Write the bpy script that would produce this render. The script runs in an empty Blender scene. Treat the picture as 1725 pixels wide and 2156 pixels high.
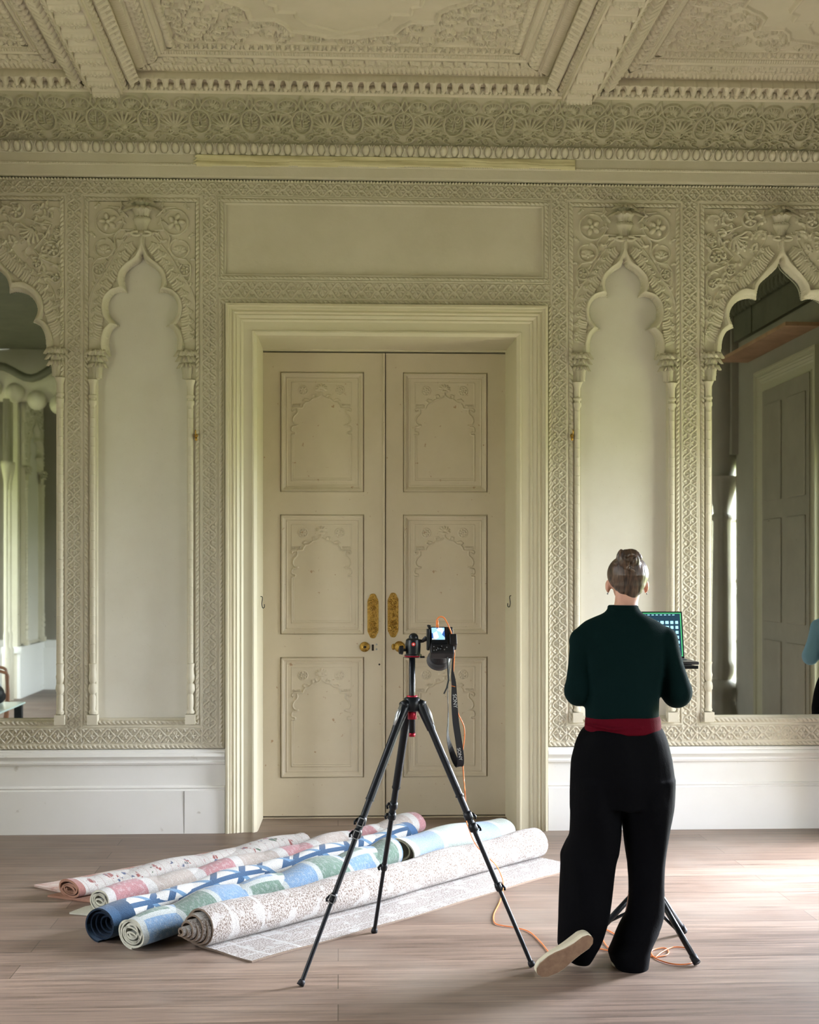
import bpy, math, random
import numpy as np
from mathutils import Vector, Matrix, Euler
R = math.radians
random.seed(7); rng = np.random.default_rng(7)
SC = bpy.context.scene
COL = SC.collection
# ------------------------------------------------------------------ camera
FPX, CX, HY, CAMH, CAMD, YAW = 2800.0, 832.0, 1205.0, 1.557, 8.0, math.atan(120/2800)
cam = bpy.data.cameras.new('camera'); camo = bpy.data.objects.new('viewpoint', cam); COL.objects.link(camo)
camo.location = (0, -CAMD, CAMH); camo.rotation_euler = (R(90), 0, -YAW)
cam.sensor_fit = 'VERTICAL'; cam.sensor_height = 36; cam.lens = FPX/2156*36
cam.shift_x = (862.5-CX)/2156; cam.shift_y = (HY-1078)/2156
cam.clip_start = .05; cam.clip_end = 200
SC.camera = camo
SC.view_settings.view_transform = 'Standard'
SC.view_settings.look = 'None'; SC.view_settings.gamma = 1; SC.view_settings.exposure = 1.32
# ------------------------------------------------------------------ sky outside the windows
def nd(nt, t, **k):
    n = nt.nodes.new(t)
    for a, b in k.items(): setattr(n, a, b)
    return n
w = bpy.data.worlds.new('world'); SC.world = w; w.use_nodes = True
nt = w.node_tree; nt.nodes.clear()
tc = nd(nt, 'ShaderNodeTexCoord'); sx = nd(nt, 'ShaderNodeSeparateXYZ'); rp = nd(nt, 'ShaderNodeValToRGB')
mr = nd(nt, 'ShaderNodeMapRange'); mr.inputs[1].default_value = -1; mr.inputs[2].default_value = 1
bg = nd(nt, 'ShaderNodeBackground'); ow = nd(nt, 'ShaderNodeOutputWorld')
nt.links.new(tc.outputs['Generated'], sx.inputs[0]); nt.links.new(sx.outputs[2], mr.inputs[0]); nt.links.new(mr.outputs[0], rp.inputs[0])
# hazy bright part of the sky, low on the right-hand side
dt = nd(nt, 'ShaderNodeVectorMath', operation='DOT_PRODUCT'); dt.inputs[1].default_value = Vector((1, .35, .33)).normalized()
nt.links.new(tc.outputs['Generated'], dt.inputs[0]); mxa = nd(nt, 'ShaderNodeMath', operation='MAXIMUM'); mxa.inputs[1].default_value = 0
nt.links.new(dt.outputs['Value'], mxa.inputs[0]); pw = nd(nt, 'ShaderNodeMath', operation='POWER'); pw.inputs[1].default_value = 9; nt.links.new(mxa.outputs[0], pw.inputs[0])
gl = nd(nt, 'ShaderNodeMath', operation='MULTIPLY_ADD'); gl.inputs[1].default_value = 7.5; gl.inputs[2].default_value = 1.0; nt.links.new(pw.outputs[0], gl.inputs[0])
vs_ = nd(nt, 'ShaderNodeVectorMath', operation='SCALE'); nt.links.new(rp.outputs[0], vs_.inputs[0]); nt.links.new(gl.outputs[0], vs_.inputs['Scale'])
nt.links.new(vs_.outputs[0], bg.inputs[0]); nt.links.new(bg.outputs[0], ow.inputs[0])
cr = rp.color_ramp
cr.elements[0].position = 0; cr.elements[0].color = (.14, .15, .07, 1)
cr.elements[1].position = 1; cr.elements[1].color = (.95, 1.0, 1.15, 1)
e = cr.elements.new(.49); e.color = (.28, .32, .14, 1)
e = cr.elements.new(.53); e.color = (.85, .9, 1.0, 1)
bg.inputs[1].default_value = 10.0
def portal(name, loc, rot, sx_, sy_):
    l = bpy.data.lights.new(name, 'AREA'); l.shape = 'RECTANGLE'; l.size = sx_; l.size_y = sy_
    l.cycles.is_portal = True
    o = bpy.data.objects.new(name, l); COL.objects.link(o); o.location = loc; o.rotation_euler = rot
    return o
XL, XR, YB, ZC = -3.0, 3.6, -9.8, 4.5
WINS_R = [(-1.60, -.45, .03, 2.5), (-5.6, -3.80, .35, 2.6)]      # y0,y1,z0,z1 in right wall
WIN_L = (-8.0, -5.2, .4, 2.8)                                   # left bay wall
XB = -5.6
for i, (a, b, c, d) in enumerate(WINS_R): portal('window_portal', (XR+.25, (a+b)/2, (c+d)/2), (0, R(90), 0), d-c, b-a)
a, b, c, d = WIN_L; portal('window_portal', (XB-.15, (a+b)/2, (c+d)/2), (0, R(-90), 0), d-c, b-a)
# ------------------------------------------------------------------ pixel helpers (a ray of the camera met with a real plane)
_F = Vector((math.sin(YAW), math.cos(YAW), 0)); _R = Vector((math.cos(YAW), -math.sin(YAW), 0)); _C = Vector((0, -CAMD, CAMH))
def ray(px, py): return _F + _R*((px-CX)/FPX) + Vector((0, 0, (HY-py)/FPX))
def P(px, py, Y=0.0):
    d = ray(px, py); return _C + d*((Y+CAMD)/d.y)
def FLR(px, py, Z=0.0):
    d = ray(px, py); return _C + d*((Z-CAMH)/d.z)
def WX(px, Y=0.0): return P(px, HY, Y).x
def WZ(py, px=300, Y=0.0): return P(px, py, Y).z
# ------------------------------------------------------------------ tags
def tag(o, label=None, cat=None, group=None, kind=None):
    if label: o['label'] = label
    if cat: o['category'] = cat
    if group: o['group'] = group
    if kind: o['kind'] = kind
    return o
def empty(name, loc=(0, 0, 0), rz=0):
    o = bpy.data.objects.new(name, None); COL.objects.link(o); o.location = loc; o.rotation_euler = (0, 0, rz); o.empty_display_size = .05
    return o
def link(name, me, mat=None, parent=None, smooth=False):
    o = bpy.data.objects.new(name, me); COL.objects.link(o)
    if mat: me.materials.append(mat)
    if parent: o.parent = parent
    if smooth: me.polygons.foreach_set('use_smooth', np.ones(len(me.polygons), dtype=bool))
    return o
def struct(o): o['kind'] = 'structure'; return o
# ------------------------------------------------------------------ materials
def mat(name, col, rough=.6, metal=0, spec=.4, noise=None, bump=None, emit=None, coat=0, sheen=0, col2=None, ns=8.0, spots=None):
    m = bpy.data.materials.new(name); m.use_nodes = True; nt = m.node_tree; b = nt.nodes['Principled BSDF']
    c = tuple(col)+(1,)
    b.inputs['Base Color'].default_value = c; b.inputs['Roughness'].default_value = rough; b.inputs['Metallic'].default_value = metal
    b.inputs['Specular IOR Level'].default_value = spec; b.inputs['Coat Weight'].default_value = coat
    b.inputs['Sheen Weight'].default_value = sheen
    if emit: b.inputs['Emission Color'].default_value = tuple(emit[0])+(1,); b.inputs['Emission Strength'].default_value = emit[1]
    t = nd(nt, 'ShaderNodeTexCoord'); src = None
    if col2:
        n = nd(nt, 'ShaderNodeTexNoise'); n.inputs['Scale'].default_value = ns; n.inputs['Detail'].default_value = 6; n.inputs['Roughness'].default_value = .65
        nt.links.new(t.outputs['Object'], n.inputs['Vector'])
        r = nd(nt, 'ShaderNodeValToRGB'); r.color_ramp.elements[0].position = .35; r.color_ramp.elements[1].position = .65
        r.color_ramp.elements[0].color = tuple(col2)+(1,); r.color_ramp.elements[1].color = c
        nt.links.new(n.outputs[0], r.inputs[0]); src = r.outputs[0]
    if spots:      # (scale, threshold, colour)
        n = nd(nt, 'ShaderNodeTexNoise'); n.inputs['Scale'].default_value = spots[0]; n.inputs['Detail'].default_value = 3
        nt.links.new(t.outputs['Object'], n.inputs['Vector'])
        r = nd(nt, 'ShaderNodeValToRGB'); r.color_ramp.elements[0].position = spots[1]; r.color_ramp.elements[1].position = spots[1]+.06
        r.color_ramp.elements[0].color = (0, 0, 0, 1); r.color_ramp.elements[1].color = (1, 1, 1, 1)
        nt.links.new(n.outputs[0], r.inputs[0])
        mx = nd(nt, 'ShaderNodeMix', data_type='RGBA'); nt.links.new(r.outputs[0], mx.inputs[0])
        if src: nt.links.new(src, mx.inputs[6])
        else: mx.inputs[6].default_value = c
        mx.inputs[7].default_value = tuple(spots[2])+(1,); src = mx.outputs[2]
    if src: nt.links.new(src, b.inputs['Base Color'])
    if bump:
        n = nd(nt, 'ShaderNodeTexNoise'); n.inputs['Scale'].default_value = bump[0]; n.inputs['Detail'].default_value = 4
        nt.links.new(t.outputs['Object'], n.inputs['Vector'])
        bp = nd(nt, 'ShaderNodeBump'); bp.inputs['Strength'].default_value = bump[1]; bp.inputs['Distance'].default_value = .01
        nt.links.new(n.outputs[0], bp.inputs['Height']); nt.links.new(bp.outputs[0], b.inputs['Normal'])
    return m
PL = mat('plaster', (.64, .595, .48), .5, col2=(.58, .535, .42), ns=2.5, bump=(60, .08))
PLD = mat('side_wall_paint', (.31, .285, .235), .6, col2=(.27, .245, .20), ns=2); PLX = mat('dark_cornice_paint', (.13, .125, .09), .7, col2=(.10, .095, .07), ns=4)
COVE = mat('cove_dark_tone', (.50, .46, .34), .55, col2=(.44, .41, .29), ns=3)  # whole cove frieze toned darker than the wall and ceiling plaster
PLC = mat('ceiling_plaster', (.68, .61, .49), .6, col2=(.62, .56, .44), ns=3)
PANEL = mat('painted_panel', (.71, .685, .61), .5, col2=(.67, .64, .56), ns=3, spots=(140, .685, (.42, .37, .24)))
DADO = mat('dado_paint', (.80, .79, .76), .4, col2=(.77, .76, .72), ns=2, spots=(9, .70, (.55, .52, .46)))
DOORM = mat('aged_door_paint', (.64, .56, .42), .42, col2=(.60, .52, .38), ns=3, spots=(26, .69, (.42, .28, .17)))
SURR = mat('surround_paint', (.68, .63, .47), .4, col2=(.65, .60, .44), ns=2)
BRASS = mat('brass', (.62, .40, .10), .33, 1, col2=(.34, .20, .05), ns=90, bump=(140, .5))
BLACKM = mat('black_metal', (.006, .008, .011), .36, .2, spec=.4)
RUBBER = mat('black_rubber', (.005, .005, .006), .6, spec=.3)
ALU = mat('grey_aluminium', (.40, .42, .43), .35, .8)
REDM = mat('red_anodised', (.35, .01, .03), .3, .4)
ORANGE = mat('orange_cable', (.80, .22, .05), .4)
MIRROR = mat('old_mirror', (.55, .59, .55), .02, 1, spots=(60, .70, (.36, .38, .36)))
DARKGAP = mat('dark_gap', (.02, .015, .01), .9)
# ------------------------------------------------------------------ mesh builder
class MB:
    def __init__(s): s.v = []; s.f = []; s.M = Matrix()
    def add(s, vs, fs):
        b = len(s.v); s.v += [tuple(s.M @ Vector(p)) for p in vs]; s.f += [tuple(b+i for i in f) for f in fs]; return s
    def box(s, x0, x1, y0, y1, z0, z1):
        return s.add([(x0, y0, z0), (x1, y0, z0), (x1, y1, z0), (x0, y1, z0), (x0, y0, z1), (x1, y0, z1), (x1, y1, z1), (x0, y1, z1)],
                     [(0, 3, 2, 1), (4, 5, 6, 7), (0, 1, 5, 4), (1, 2, 6, 5), (2, 3, 7, 6), (3, 0, 4, 7)])
    def tube(s, pts, r, n=10, cap=True, flat=None):
        pts = [Vector(p) for p in pts]; k = len(pts); rs = r if hasattr(r, '__len__') else [r]*k
        vs = []; up = None
        for i, p in enumerate(pts):
            t = (pts[min(i+1, k-1)]-pts[max(i-1, 0)]).normalized()
            if up is None:
                up = Vector((0, 0, 1)) if abs(t.z) < .9 else Vector((0, 1, 0))
            a = t.cross(up)
            if a.length < 1e-6: a = t.cross(Vector((1, 0, 0)))
            a.normalize(); up = a.cross(t).normalized()
            for j in range(n):
                q = 2*math.pi*j/n; c1 = math.cos(q); c2 = math.sin(q)*(flat or 1)
                vs.append(p+a*rs[i]*c1+up*rs[i]*c2)
        fs = [(i*n+j, i*n+(j+1) % n, (i+1)*n+(j+1) % n, (i+1)*n+j) for i in range(k-1) for j in range(n)]
        if cap: fs += [tuple(range(n-1, -1, -1)), tuple((k-1)*n+j for j in range(n))]
        return s.add(vs, fs)
    def lathe(s, prof, c=(0, 0, 0), n=24, sx=1, sy=1, flute=0, fn=0):
        vs = []
        for r, z in prof:
            for j in range(n):
                q = 2*math.pi*j/n; rr = r*(1-flute*(.5+.5*math.cos(fn*q))) if flute else r
                vs.append((c[0]+rr*math.cos(q)*sx, c[1]+rr*math.sin(q)*sy, c[2]+z))
        k = len(prof)
        fs = [(i*n+j, i*n+(j+1) % n, (i+1)*n+(j+1) % n, (i+1)*n+j) for i in range(k-1) for j in range(n)]
        fs += [tuple(range(n-1, -1, -1)), tuple((k-1)*n+j for j in range(n))]
        return s.add(vs, fs)
    def ball(s, c, r, n=12, m=8):
        r = r if hasattr(r, '__len__') else (r, r, r)
        vs = [(c[0], c[1], c[2]-r[2])]
        for i in range(1, m):
            a = math.pi*i/m-math.pi/2
            for j in range(n): vs.append((c[0]+r[0]*math.cos(a)*math.cos(2*math.pi*j/n), c[1]+r[1]*math.cos(a)*math.sin(2*math.pi*j/n), c[2]+r[2]*math.sin(a)))
        vs.append((c[0], c[1], c[2]+r[2])); L = len(vs)-1
        fs = [(0, 1+(j+1) % n, 1+j) for j in range(n)]
        fs += [(1+i*n+j, 1+i*n+(j+1) % n, 1+(i+1)*n+(j+1) % n, 1+(i+1)*n+j) for i in range(m-2) for j in range(n)]
        fs += [(L, 1+(m-2)*n+j, 1+(m-2)*n+(j+1) % n) for j in range(n)]
        return s.add(vs, fs)
    def prism(s, poly, y0, y1):   # polygon in x,z extruded in y
        n = len(poly)
        return s.add([(x, y0, z) for x, z in poly]+[(x, y1, z) for x, z in poly],
                     [tuple(range(n)), tuple(range(2*n-1, n-1, -1))]+[(i, i+n, (i+1) % n+n, (i+1) % n) for i in range(n)])
    def extr(s, prof, x0, x1):    # profile of (y,z) points run along x
        k = len(prof)
        return s.add([(x0, y, z) for y, z in prof]+[(x1, y, z) for y, z in prof],
                     [(i, i+1, k+i+1, k+i) for i in range(k-1)]+[tuple(range(k-1, -1, -1)), tuple(range(k, 2*k))])
    def leaf(s, base, out, up, L, H, W, curl=.35, n=9):   # acanthus leaf: base point, outward dir, up dir
        base = Vector(base); out = Vector(out).normalized(); up = Vector(up).normalized(); side = out.cross(up).normalized()
        vs = []
        for i in range(n):
            t = i/(n-1); z = H*(math.sin(min(t*1.25, 1)*math.pi/2)) - (H*curl*max(0, t-.72)/.28*.6)
            x = L*(t**2.2); w = W*(max(0, math.sin(math.pi*min(1, .18+t*.80)))**.7)*(1+.22*math.sin(t*26))
            c = base+out*x+up*z
            for j in range(5):
                q = (j-2)/2; vs.append(c+side*w*q*.5-out*(abs(q)**1.5)*W*.30+out*(.2*W if j == 2 else 0))
        fs = [(i*5+j, i*5+j+1, (i+1)*5+j+1, (i+1)*5+j) for i in range(n-1) for j in range(4)]
        return s.add(vs, fs)
    def build(s, name, mat_, parent=None, smooth=False, bevel=0, sub=0):
        me = bpy.data.meshes.new(name); me.from_pydata(s.v, [], s.f); me.update()
        o = link(name, me, mat_, parent, smooth)
        if bevel:
            b = o.modifiers.new('b', 'BEVEL'); b.width = bevel; b.segments = 2; b.limit_method = 'ANGLE'
        if sub:
            b = o.modifiers.new('s', 'SUBSURF'); b.levels = sub; b.render_levels = sub
        return o
def autosmooth(o, ang=40):
    me = o.data; me.polygons.foreach_set('use_smooth', np.ones(len(me.polygons), dtype=bool))
    try: me.set_sharp_from_angle(angle=R(ang))
    except Exception: pass
    return o
# ------------------------------------------------------------------ relief canvases (plaster ornament modelled as a real height surface)
class Canvas:
    K = 1.7
    def __init__(s, u0, u1, v0, v1, res=.0035):
        s.u0, s.v0, s.res = u0, v0, res
        s.nu = max(2, int(round((u1-u0)/res))+1); s.nv = max(2, int(round((v1-v0)/res))+1)
        s.u = np.linspace(u0, u1, s.nu); s.v = np.linspace(v0, v1, s.nv)
        s.H = np.zeros((s.nv, s.nu)); s.mask = np.ones((s.nv, s.nu), bool)
    def win(s, a, b, c, d):
        i0 = max(0, int((a-s.u0)/s.res)); i1 = min(s.nu, int((b-s.u0)/s.res)+2); j0 = max(0, int((c-s.v0)/s.res)); j1 = min(s.nv, int((d-s.v0)/s.res)+2)
        if i1 <= i0 or j1 <= j0: return None
        return slice(j0, j1), slice(i0, i1)
    def grid(s, w): U, V = np.meshgrid(s.u[w[1]], s.v[w[0]]); return U, V
    def rect(s, a, b, c, d, fn, mode='set'):
        w = s.win(a, b, c, d)
        if w is None: return
        U, V = s.grid(w); val = fn(U, V); ins = (U >= a-1e-9) & (U <= b+1e-9) & (V >= c-1e-9) & (V <= d+1e-9)
        cur = s.H[w]
        s.H[w] = np.where(ins, val if mode == 'set' else (np.maximum(cur, val) if mode == 'max' else cur+val), cur)
    def ell(s, cu, cv, a, b, ang=0, h=.006, base=0, pw=.5):
        h = h*s.K
        r = max(a, b); w = s.win(cu-r, cu+r, cv-r, cv+r)
        if w is None: return
        U, V = s.grid(w); du, dv = U-cu, V-cv; c, q = math.cos(ang), math.sin(ang)
        e = ((du*c+dv*q)/a)**2+((-du*q+dv*c)/b)**2
        val = np.where(e < 1, base+h*np.clip(1-e, 0, 1)**pw, -1); s.H[w] = np.maximum(s.H[w], val)
    def stroke(s, pts, r0, h=.006, r1=None, base=0):
        h = h*s.K
        r1 = r0 if r1 is None else r1; n = len(pts)-1
        for i in range(n):
            (a, b), (c, d) = pts[i], pts[i+1]; ra = r0+(r1-r0)*i/n; rb = r0+(r1-r0)*(i+1)/n; rm = max(ra, rb)
            w = s.win(min(a, c)-rm, max(a, c)+rm, min(b, d)-rm, max(b, d)+rm)
            if w is None: continue
            U, V = s.grid(w); L2 = (c-a)**2+(d-b)**2+1e-12
            t = np.clip(((U-a)*(c-a)+(V-b)*(d-b))/L2, 0, 1); D = np.hypot(U-a-t*(c-a), V-b-t*(d-b)); rr = ra+(rb-ra)*t
            q = D/np.maximum(rr, 1e-6)
            val = np.where(q < 1, base+h*(rr/r0 if r1 < r0 else 1)**.5*np.sqrt(np.clip(1-q*q, 0, 1)), -1); s.H[w] = np.maximum(s.H[w], val)
    def spiral(s, cu, cv, rad, a0, turns, r0, h, sgn=1, r1=None, rend=.15):
        n = int(16*abs(turns))+4; pts = []
        for i in range(n+1):
            t = i/n; rr = rad*(1-(1-rend)*t); a = a0+sgn*t*turns*2*math.pi; pts.append((cu+rr*math.cos(a), cv+rr*math.sin(a)))
        s.stroke(pts, r0, h, r1 or r0*.6); return pts
    def flower(s, cu, cv, rad, n=5, h=.008, a0=0):
        for i in range(n):
            a = a0+2*math.pi*i/n; s.ell(cu+.58*rad*math.cos(a), cv+.58*rad*math.sin(a), rad*.42, rad*.27, a, h)
        s.ell(cu, cv, rad*.24, rad*.24, 0, h*1.3)
    def fan(s, cu, cv, L, a0, a1, n, h=.007, w=.16):
        for i in range(n):
            a = a0+(a1-a0)*i/(n-1); s.ell(cu+.55*L*math.cos(a), cv+.55*L*math.sin(a), L*.48, L*w, a, h)
        s.ell(cu, cv, L*.2, L*.2, 0, h*1.1)
    def leafy(s, x, y, a, L, h=.008, sgn=1):   # curled leaf
        pts = [(x+L*t*math.cos(a+sgn*t*1.1), y+L*t*math.sin(a+sgn*t*1.1)) for t in np.linspace(0, 1, 6)]
        s.stroke(pts, L*.17, h, L*.05); e_ = pts[3]; s.ell(e_[0]+L*.12*math.cos(a-sgn*1.2), e_[1]+L*.12*math.sin(a-sgn*1.2), L*.2, L*.09, a-sgn*.9, h*.8)
        e_ = pts[2]; s.ell(e_[0]-L*.12*math.cos(a-sgn*1.2), e_[1]-L*.12*math.sin(a-sgn*1.2), L*.2, L*.09, a+sgn*.9, h*.8)
    def dist(s, poly, closed=True):     # signed distance (inside negative)
        U, V = np.meshgrid(s.u, s.v); D = np.full(U.shape, 1e9); ins = np.zeros(U.shape, bool); n = len(poly)
        for i in range(n if closed else n-1):
            (a, b), (c, d) = poly[i], poly[(i+1) % n]; L2 = (c-a)**2+(d-b)**2+1e-12
            t = np.clip(((U-a)*(c-a)+(V-b)*(d-b))/L2, 0, 1); D = np.minimum(D, np.hypot(U-a-t*(c-a), V-b-t*(d-b)))
            if closed:
                cr_ = ((b > V) != (d > V)) & (U < (c-a)*(V-b)/((d-b) if abs(d-b) > 1e-12 else 1e-12)+a); ins ^= cr_
        return np.where(ins, -D, D)
    def mesh(s, name, mp, mat_=None, parent=None, skirt=None):
        # mp(U,V,H)->(x,y,z) arrays ; skirt : depth H value for the border
        H = s.H; U, V = np.meshgrid(s.u, s.v); mask = s.mask
        if skirt is not None:
            H = H.copy(); H[0, :] = H[-1, :] = skirt; H[:, 0] = H[:, -1] = skirt
            m2 = mask.copy(); ed = np.zeros_like(mask)
            for ax in (0, 1):
                for sh in (1, -1): ed |= mask & ~np.roll(mask, sh, ax)
            H[ed] = skirt
        x, y, z = mp(U, V, H); co = np.stack([x, y, z], -1).reshape(-1, 3).astype(np.float32)
        idx = np.arange(s.nv*s.nu).reshape(s.nv, s.nu)
        ok = mask[:-1, :-1] & mask[1:, :-1] & mask[:-1, 1:] & mask[1:, 1:]
        q = np.stack([idx[:-1, :-1], idx[:-1, 1:], idx[1:, 1:], idx[1:, :-1]], -1)[ok]
        used = np.zeros(len(co), bool); used[q.ravel()] = True; rm = np.cumsum(used)-1; co = co[used]; q = rm[q]
        me = bpy.data.meshes.new(name); me.vertices.add(len(co)); me.vertices.foreach_set('co', co.ravel())
        me.loops.add(q.size); me.loops.foreach_set('vertex_index', q.ravel().astype(np.int32))
        me.polygons.add(len(q)); me.polygons.foreach_set('loop_start', (np.arange(len(q))*4).astype(np.int32))
        try: me.polygons.foreach_set('loop_total', np.full(len(q), 4, np.int32))
        except Exception: pass
        me.update(calc_edges=True); me.validate()
        return link(name, me, mat_, parent, True)
WALLMAP = lambda base: (lambda U, V, H: (U, -base-H, V))
def f_lattice(horiz, a, b, P_=.094, ph=0):       # a,b : limits across
    w = b-a; m = (a+b)/2
    def fn(U, V):
        u, v = (U, V) if horiz else (V, U)
        u = u-ph; v = v-m; A = 2*np.pi*u/P_
        c = w/2*(.5+.5*np.cos(A))*.96; sl = np.sqrt(1+(w/4*np.sin(A)*2*np.pi/P_)**2)
        d = np.abs(np.abs(v)-c)/sl; h = .011*np.sqrt(np.clip(1-(d/.0052)**2, 0, 1))
        for (uu, vv) in ((0, 0), (.5, 1), (.5, -1)):
            du = (u/P_-uu+.5) % 1*P_-P_/2; dv = v-vv*w/2; r = np.hypot(du, dv); f = np.arctan2(dv, du)
            rr = .027*(.62+.38*np.abs(np.cos(3*f))); q = np.clip(1-(r/rr)**2, 0, 1)
            h = np.maximum(h, .014*np.sqrt(q)*(.62+.38*np.cos(6*f)))
            h = np.maximum(h, .017*np.sqrt(np.clip(1-(r/.006)**2, 0, 1)))
        return h
    return fn
def f_rope(horiz, a, b, P_=.027, h0=.019, sl=1.0):
    m = (a+b)/2; hw = (b-a)/2
    def fn(U, V):
        u, v = (U, V) if horiz else (V, U)
        q = (v-m)/hw; return h0*np.sqrt(np.clip(1-q*q, 0, 1))*(.35+.65*np.abs(np.sin(np.pi*(u/P_+sl*q*.45))))-.002
    return fn
def f_bead(horiz, a, b, P_=None, h0=.008):
    m = (a+b)/2; hw = (b-a)/2; P_ = P_ or (b-a)*1.1
    def fn(U, V):
        u, v = (U, V) if horiz else (V, U)
        du = (u/P_ % 1-.5)*P_; return h0*np.sqrt(np.clip(1-(du*du+(v-m)**2)/hw**2, 0, 1))
    return fn
def f_egg(a, b, P_=.062, h0=.022):
    hh = b-a
    def fn(U, V):
        u = (U/P_ % 1-.5)*P_; v = (V-a)/hh
        e = (u/(P_*.30))**2+((v-.55)/.48)**2; egg = np.sqrt(np.clip(1-e, 0, 1))
        e2 = (u/(P_*.42))**2+((v-.55)/.62)**2; sh = np.exp(-((np.sqrt(e2)-1)/.10)**2)*.7
        w_ = P_/2-np.abs(u); dart = np.clip(1-w_/(P_*.06), 0, 1)*np.clip(v*1.4, 0, 1)*.6
        return h0*np.maximum(np.maximum(egg, sh), dart)
    return fn
const = lambda k: (lambda U, V: np.full(U.shape, float(k)))
# ================================================================== the room shell
def box_obj(name, x0, x1, y0, y1, z0, z1, m, parent=None, bevel=0):
    return MB().box(x0, x1, y0, y1, z0, z1).build(name, m, parent, bevel=bevel)
def catmull(pts, n=6, closed=False):
    out = []; k = len(pts)
    for i in range(k-1):
        p0 = pts[max(i-1, 0)]; p1 = pts[i]; p2 = pts[i+1]; p3 = pts[min(i+2, k-1)]
        for j in range(n):
            t = j/n; out.append(tuple(.5*((2*b)+(-a+c)*t+(2*a-5*b+4*c-d)*t*t+(-a+3*b-3*c+d)*t**3) for a, b, c, d in zip(p0, p1, p2, p3)))
    out.append(tuple(pts[-1])); return out
# floor : worn boards running along the room
fm = bpy.data.materials.new('floorboards'); fm.use_nodes = True; nt = fm.node_tree; b = nt.nodes['Principled BSDF']
tc = nd(nt, 'ShaderNodeTexCoord'); br = nd(nt, 'ShaderNodeTexBrick')
br.inputs['Scale'].default_value = 1; br.inputs['Brick Width'].default_value = 3.4; br.inputs['Row Height'].default_value = .178
br.inputs['Mortar Size'].default_value = .0022; br.inputs['Mortar Smooth'].default_value = .3; br.offset = .37
br.inputs['Color1'].default_value = (.250, .178, .132, 1); br.inputs['Color2'].default_value = (.170, .116, .084, 1); br.inputs['Mortar'].default_value = (.09, .06, .04, 1)
nt.links.new(tc.outputs['Object'], br.inputs['Vector'])
mp = nd(nt, 'ShaderNodeMapping'); mp.inputs['Scale'].default_value = (1.1, 22, 1); nt.links.new(tc.outputs['Object'], mp.inputs['Vector'])
n1 = nd(nt, 'ShaderNodeTexNoise'); n1.inputs['Scale'].default_value = 1.6; n1.inputs['Detail'].default_value = 8; n1.inputs['Roughness'].default_value = .7; n1.inputs['Distortion'].default_value = .6
nt.links.new(mp.outputs[0], n1.inputs['Vector'])
n2 = nd(nt, 'ShaderNodeTexNoise'); n2.inputs['Scale'].default_value = 1.3; n2.inputs['Detail'].default_value = 5; nt.links.new(tc.outputs['Object'], n2.inputs['Vector'])
m1 = nd(nt, 'ShaderNodeMix', data_type='RGBA', blend_type='OVERLAY'); m1.inputs[0].default_value = .75
r1 = nd(nt, 'ShaderNodeValToRGB'); r1.color_ramp.elements[0].position = .3; r1.color_ramp.elements[1].position = .7; r1.color_ramp.elements[0].color = (.12, .12, .12, 1); r1.color_ramp.elements[1].color = (.72, .72, .74, 1)
nt.links.new(n1.outputs[0], r1.inputs[0]); nt.links.new(br.outputs[0], m1.inputs[6]); nt.links.new(r1.outputs[0], m1.inputs[7])
m2 = nd(nt, 'ShaderNodeMix', data_type='RGBA'); r2 = nd(nt, 'ShaderNodeValToRGB'); r2.color_ramp.elements[0].position = .48; r2.color_ramp.elements[1].position = .75; r2.color_ramp.elements[1].color = (.5, .5, .5, 1)
nt.links.new(n2.outputs[0], r2.inputs[0]); nt.links.new(r2.outputs[0], m2.inputs[0]); nt.links.new(m1.outputs[2], m2.inputs[6]); m2.inputs[7].default_value = (.29, .245, .205, 1)
nt.links.new(m2.outputs[2], b.inputs['Base Color'])
r3 = nd(nt, 'ShaderNodeMapRange'); r3.inputs[3].default_value = .38; r3.inputs[4].default_value = .62; nt.links.new(n1.outputs[0], r3.inputs[0]); nt.links.new(r3.outputs[0], b.inputs['Roughness'])
bp = nd(nt, 'ShaderNodeBump'); bp.inputs['Strength'].default_value = .35; bp.inputs['Distance'].default_value = .004
ma = nd(nt, 'ShaderNodeMath', operation='SUBTRACT'); nt.links.new(n1.outputs[0], ma.inputs[0]); nt.links.new(br.outputs[1], ma.inputs[1])
nt.links.new(ma.outputs[0], bp.inputs['Height']); nt.links.new(bp.outputs[0], b.inputs['Normal'])
struct(box_obj('floor', XB-.3, XR+.4, YB-.3, 1.2, -.12, 0, fm))
# levels on the back wall
zT = WZ(375.5); zB = WZ(1578)
DXL, DXR = WX(476), WX(1152)           # surround outer edges
ZSUR = WZ(643.5, 812)
# backing masonry of the picture wall (door opening left free)
bk = MB(); bk.box(XL, DXL+.05, .06, .55, 0, ZC); bk.box(DXR-.05, XR, .06, .55, 0, ZC); bk.box(DXL+.05, DXR-.05, .06, .55, ZSUR-.05, ZC)
struct(bk.build('wall_back', PANEL))
cl = MB(); cl.box(DXL, DXR, .60, .68, 0, ZSUR); struct(cl.build('wall_passage', DARKGAP))
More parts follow.
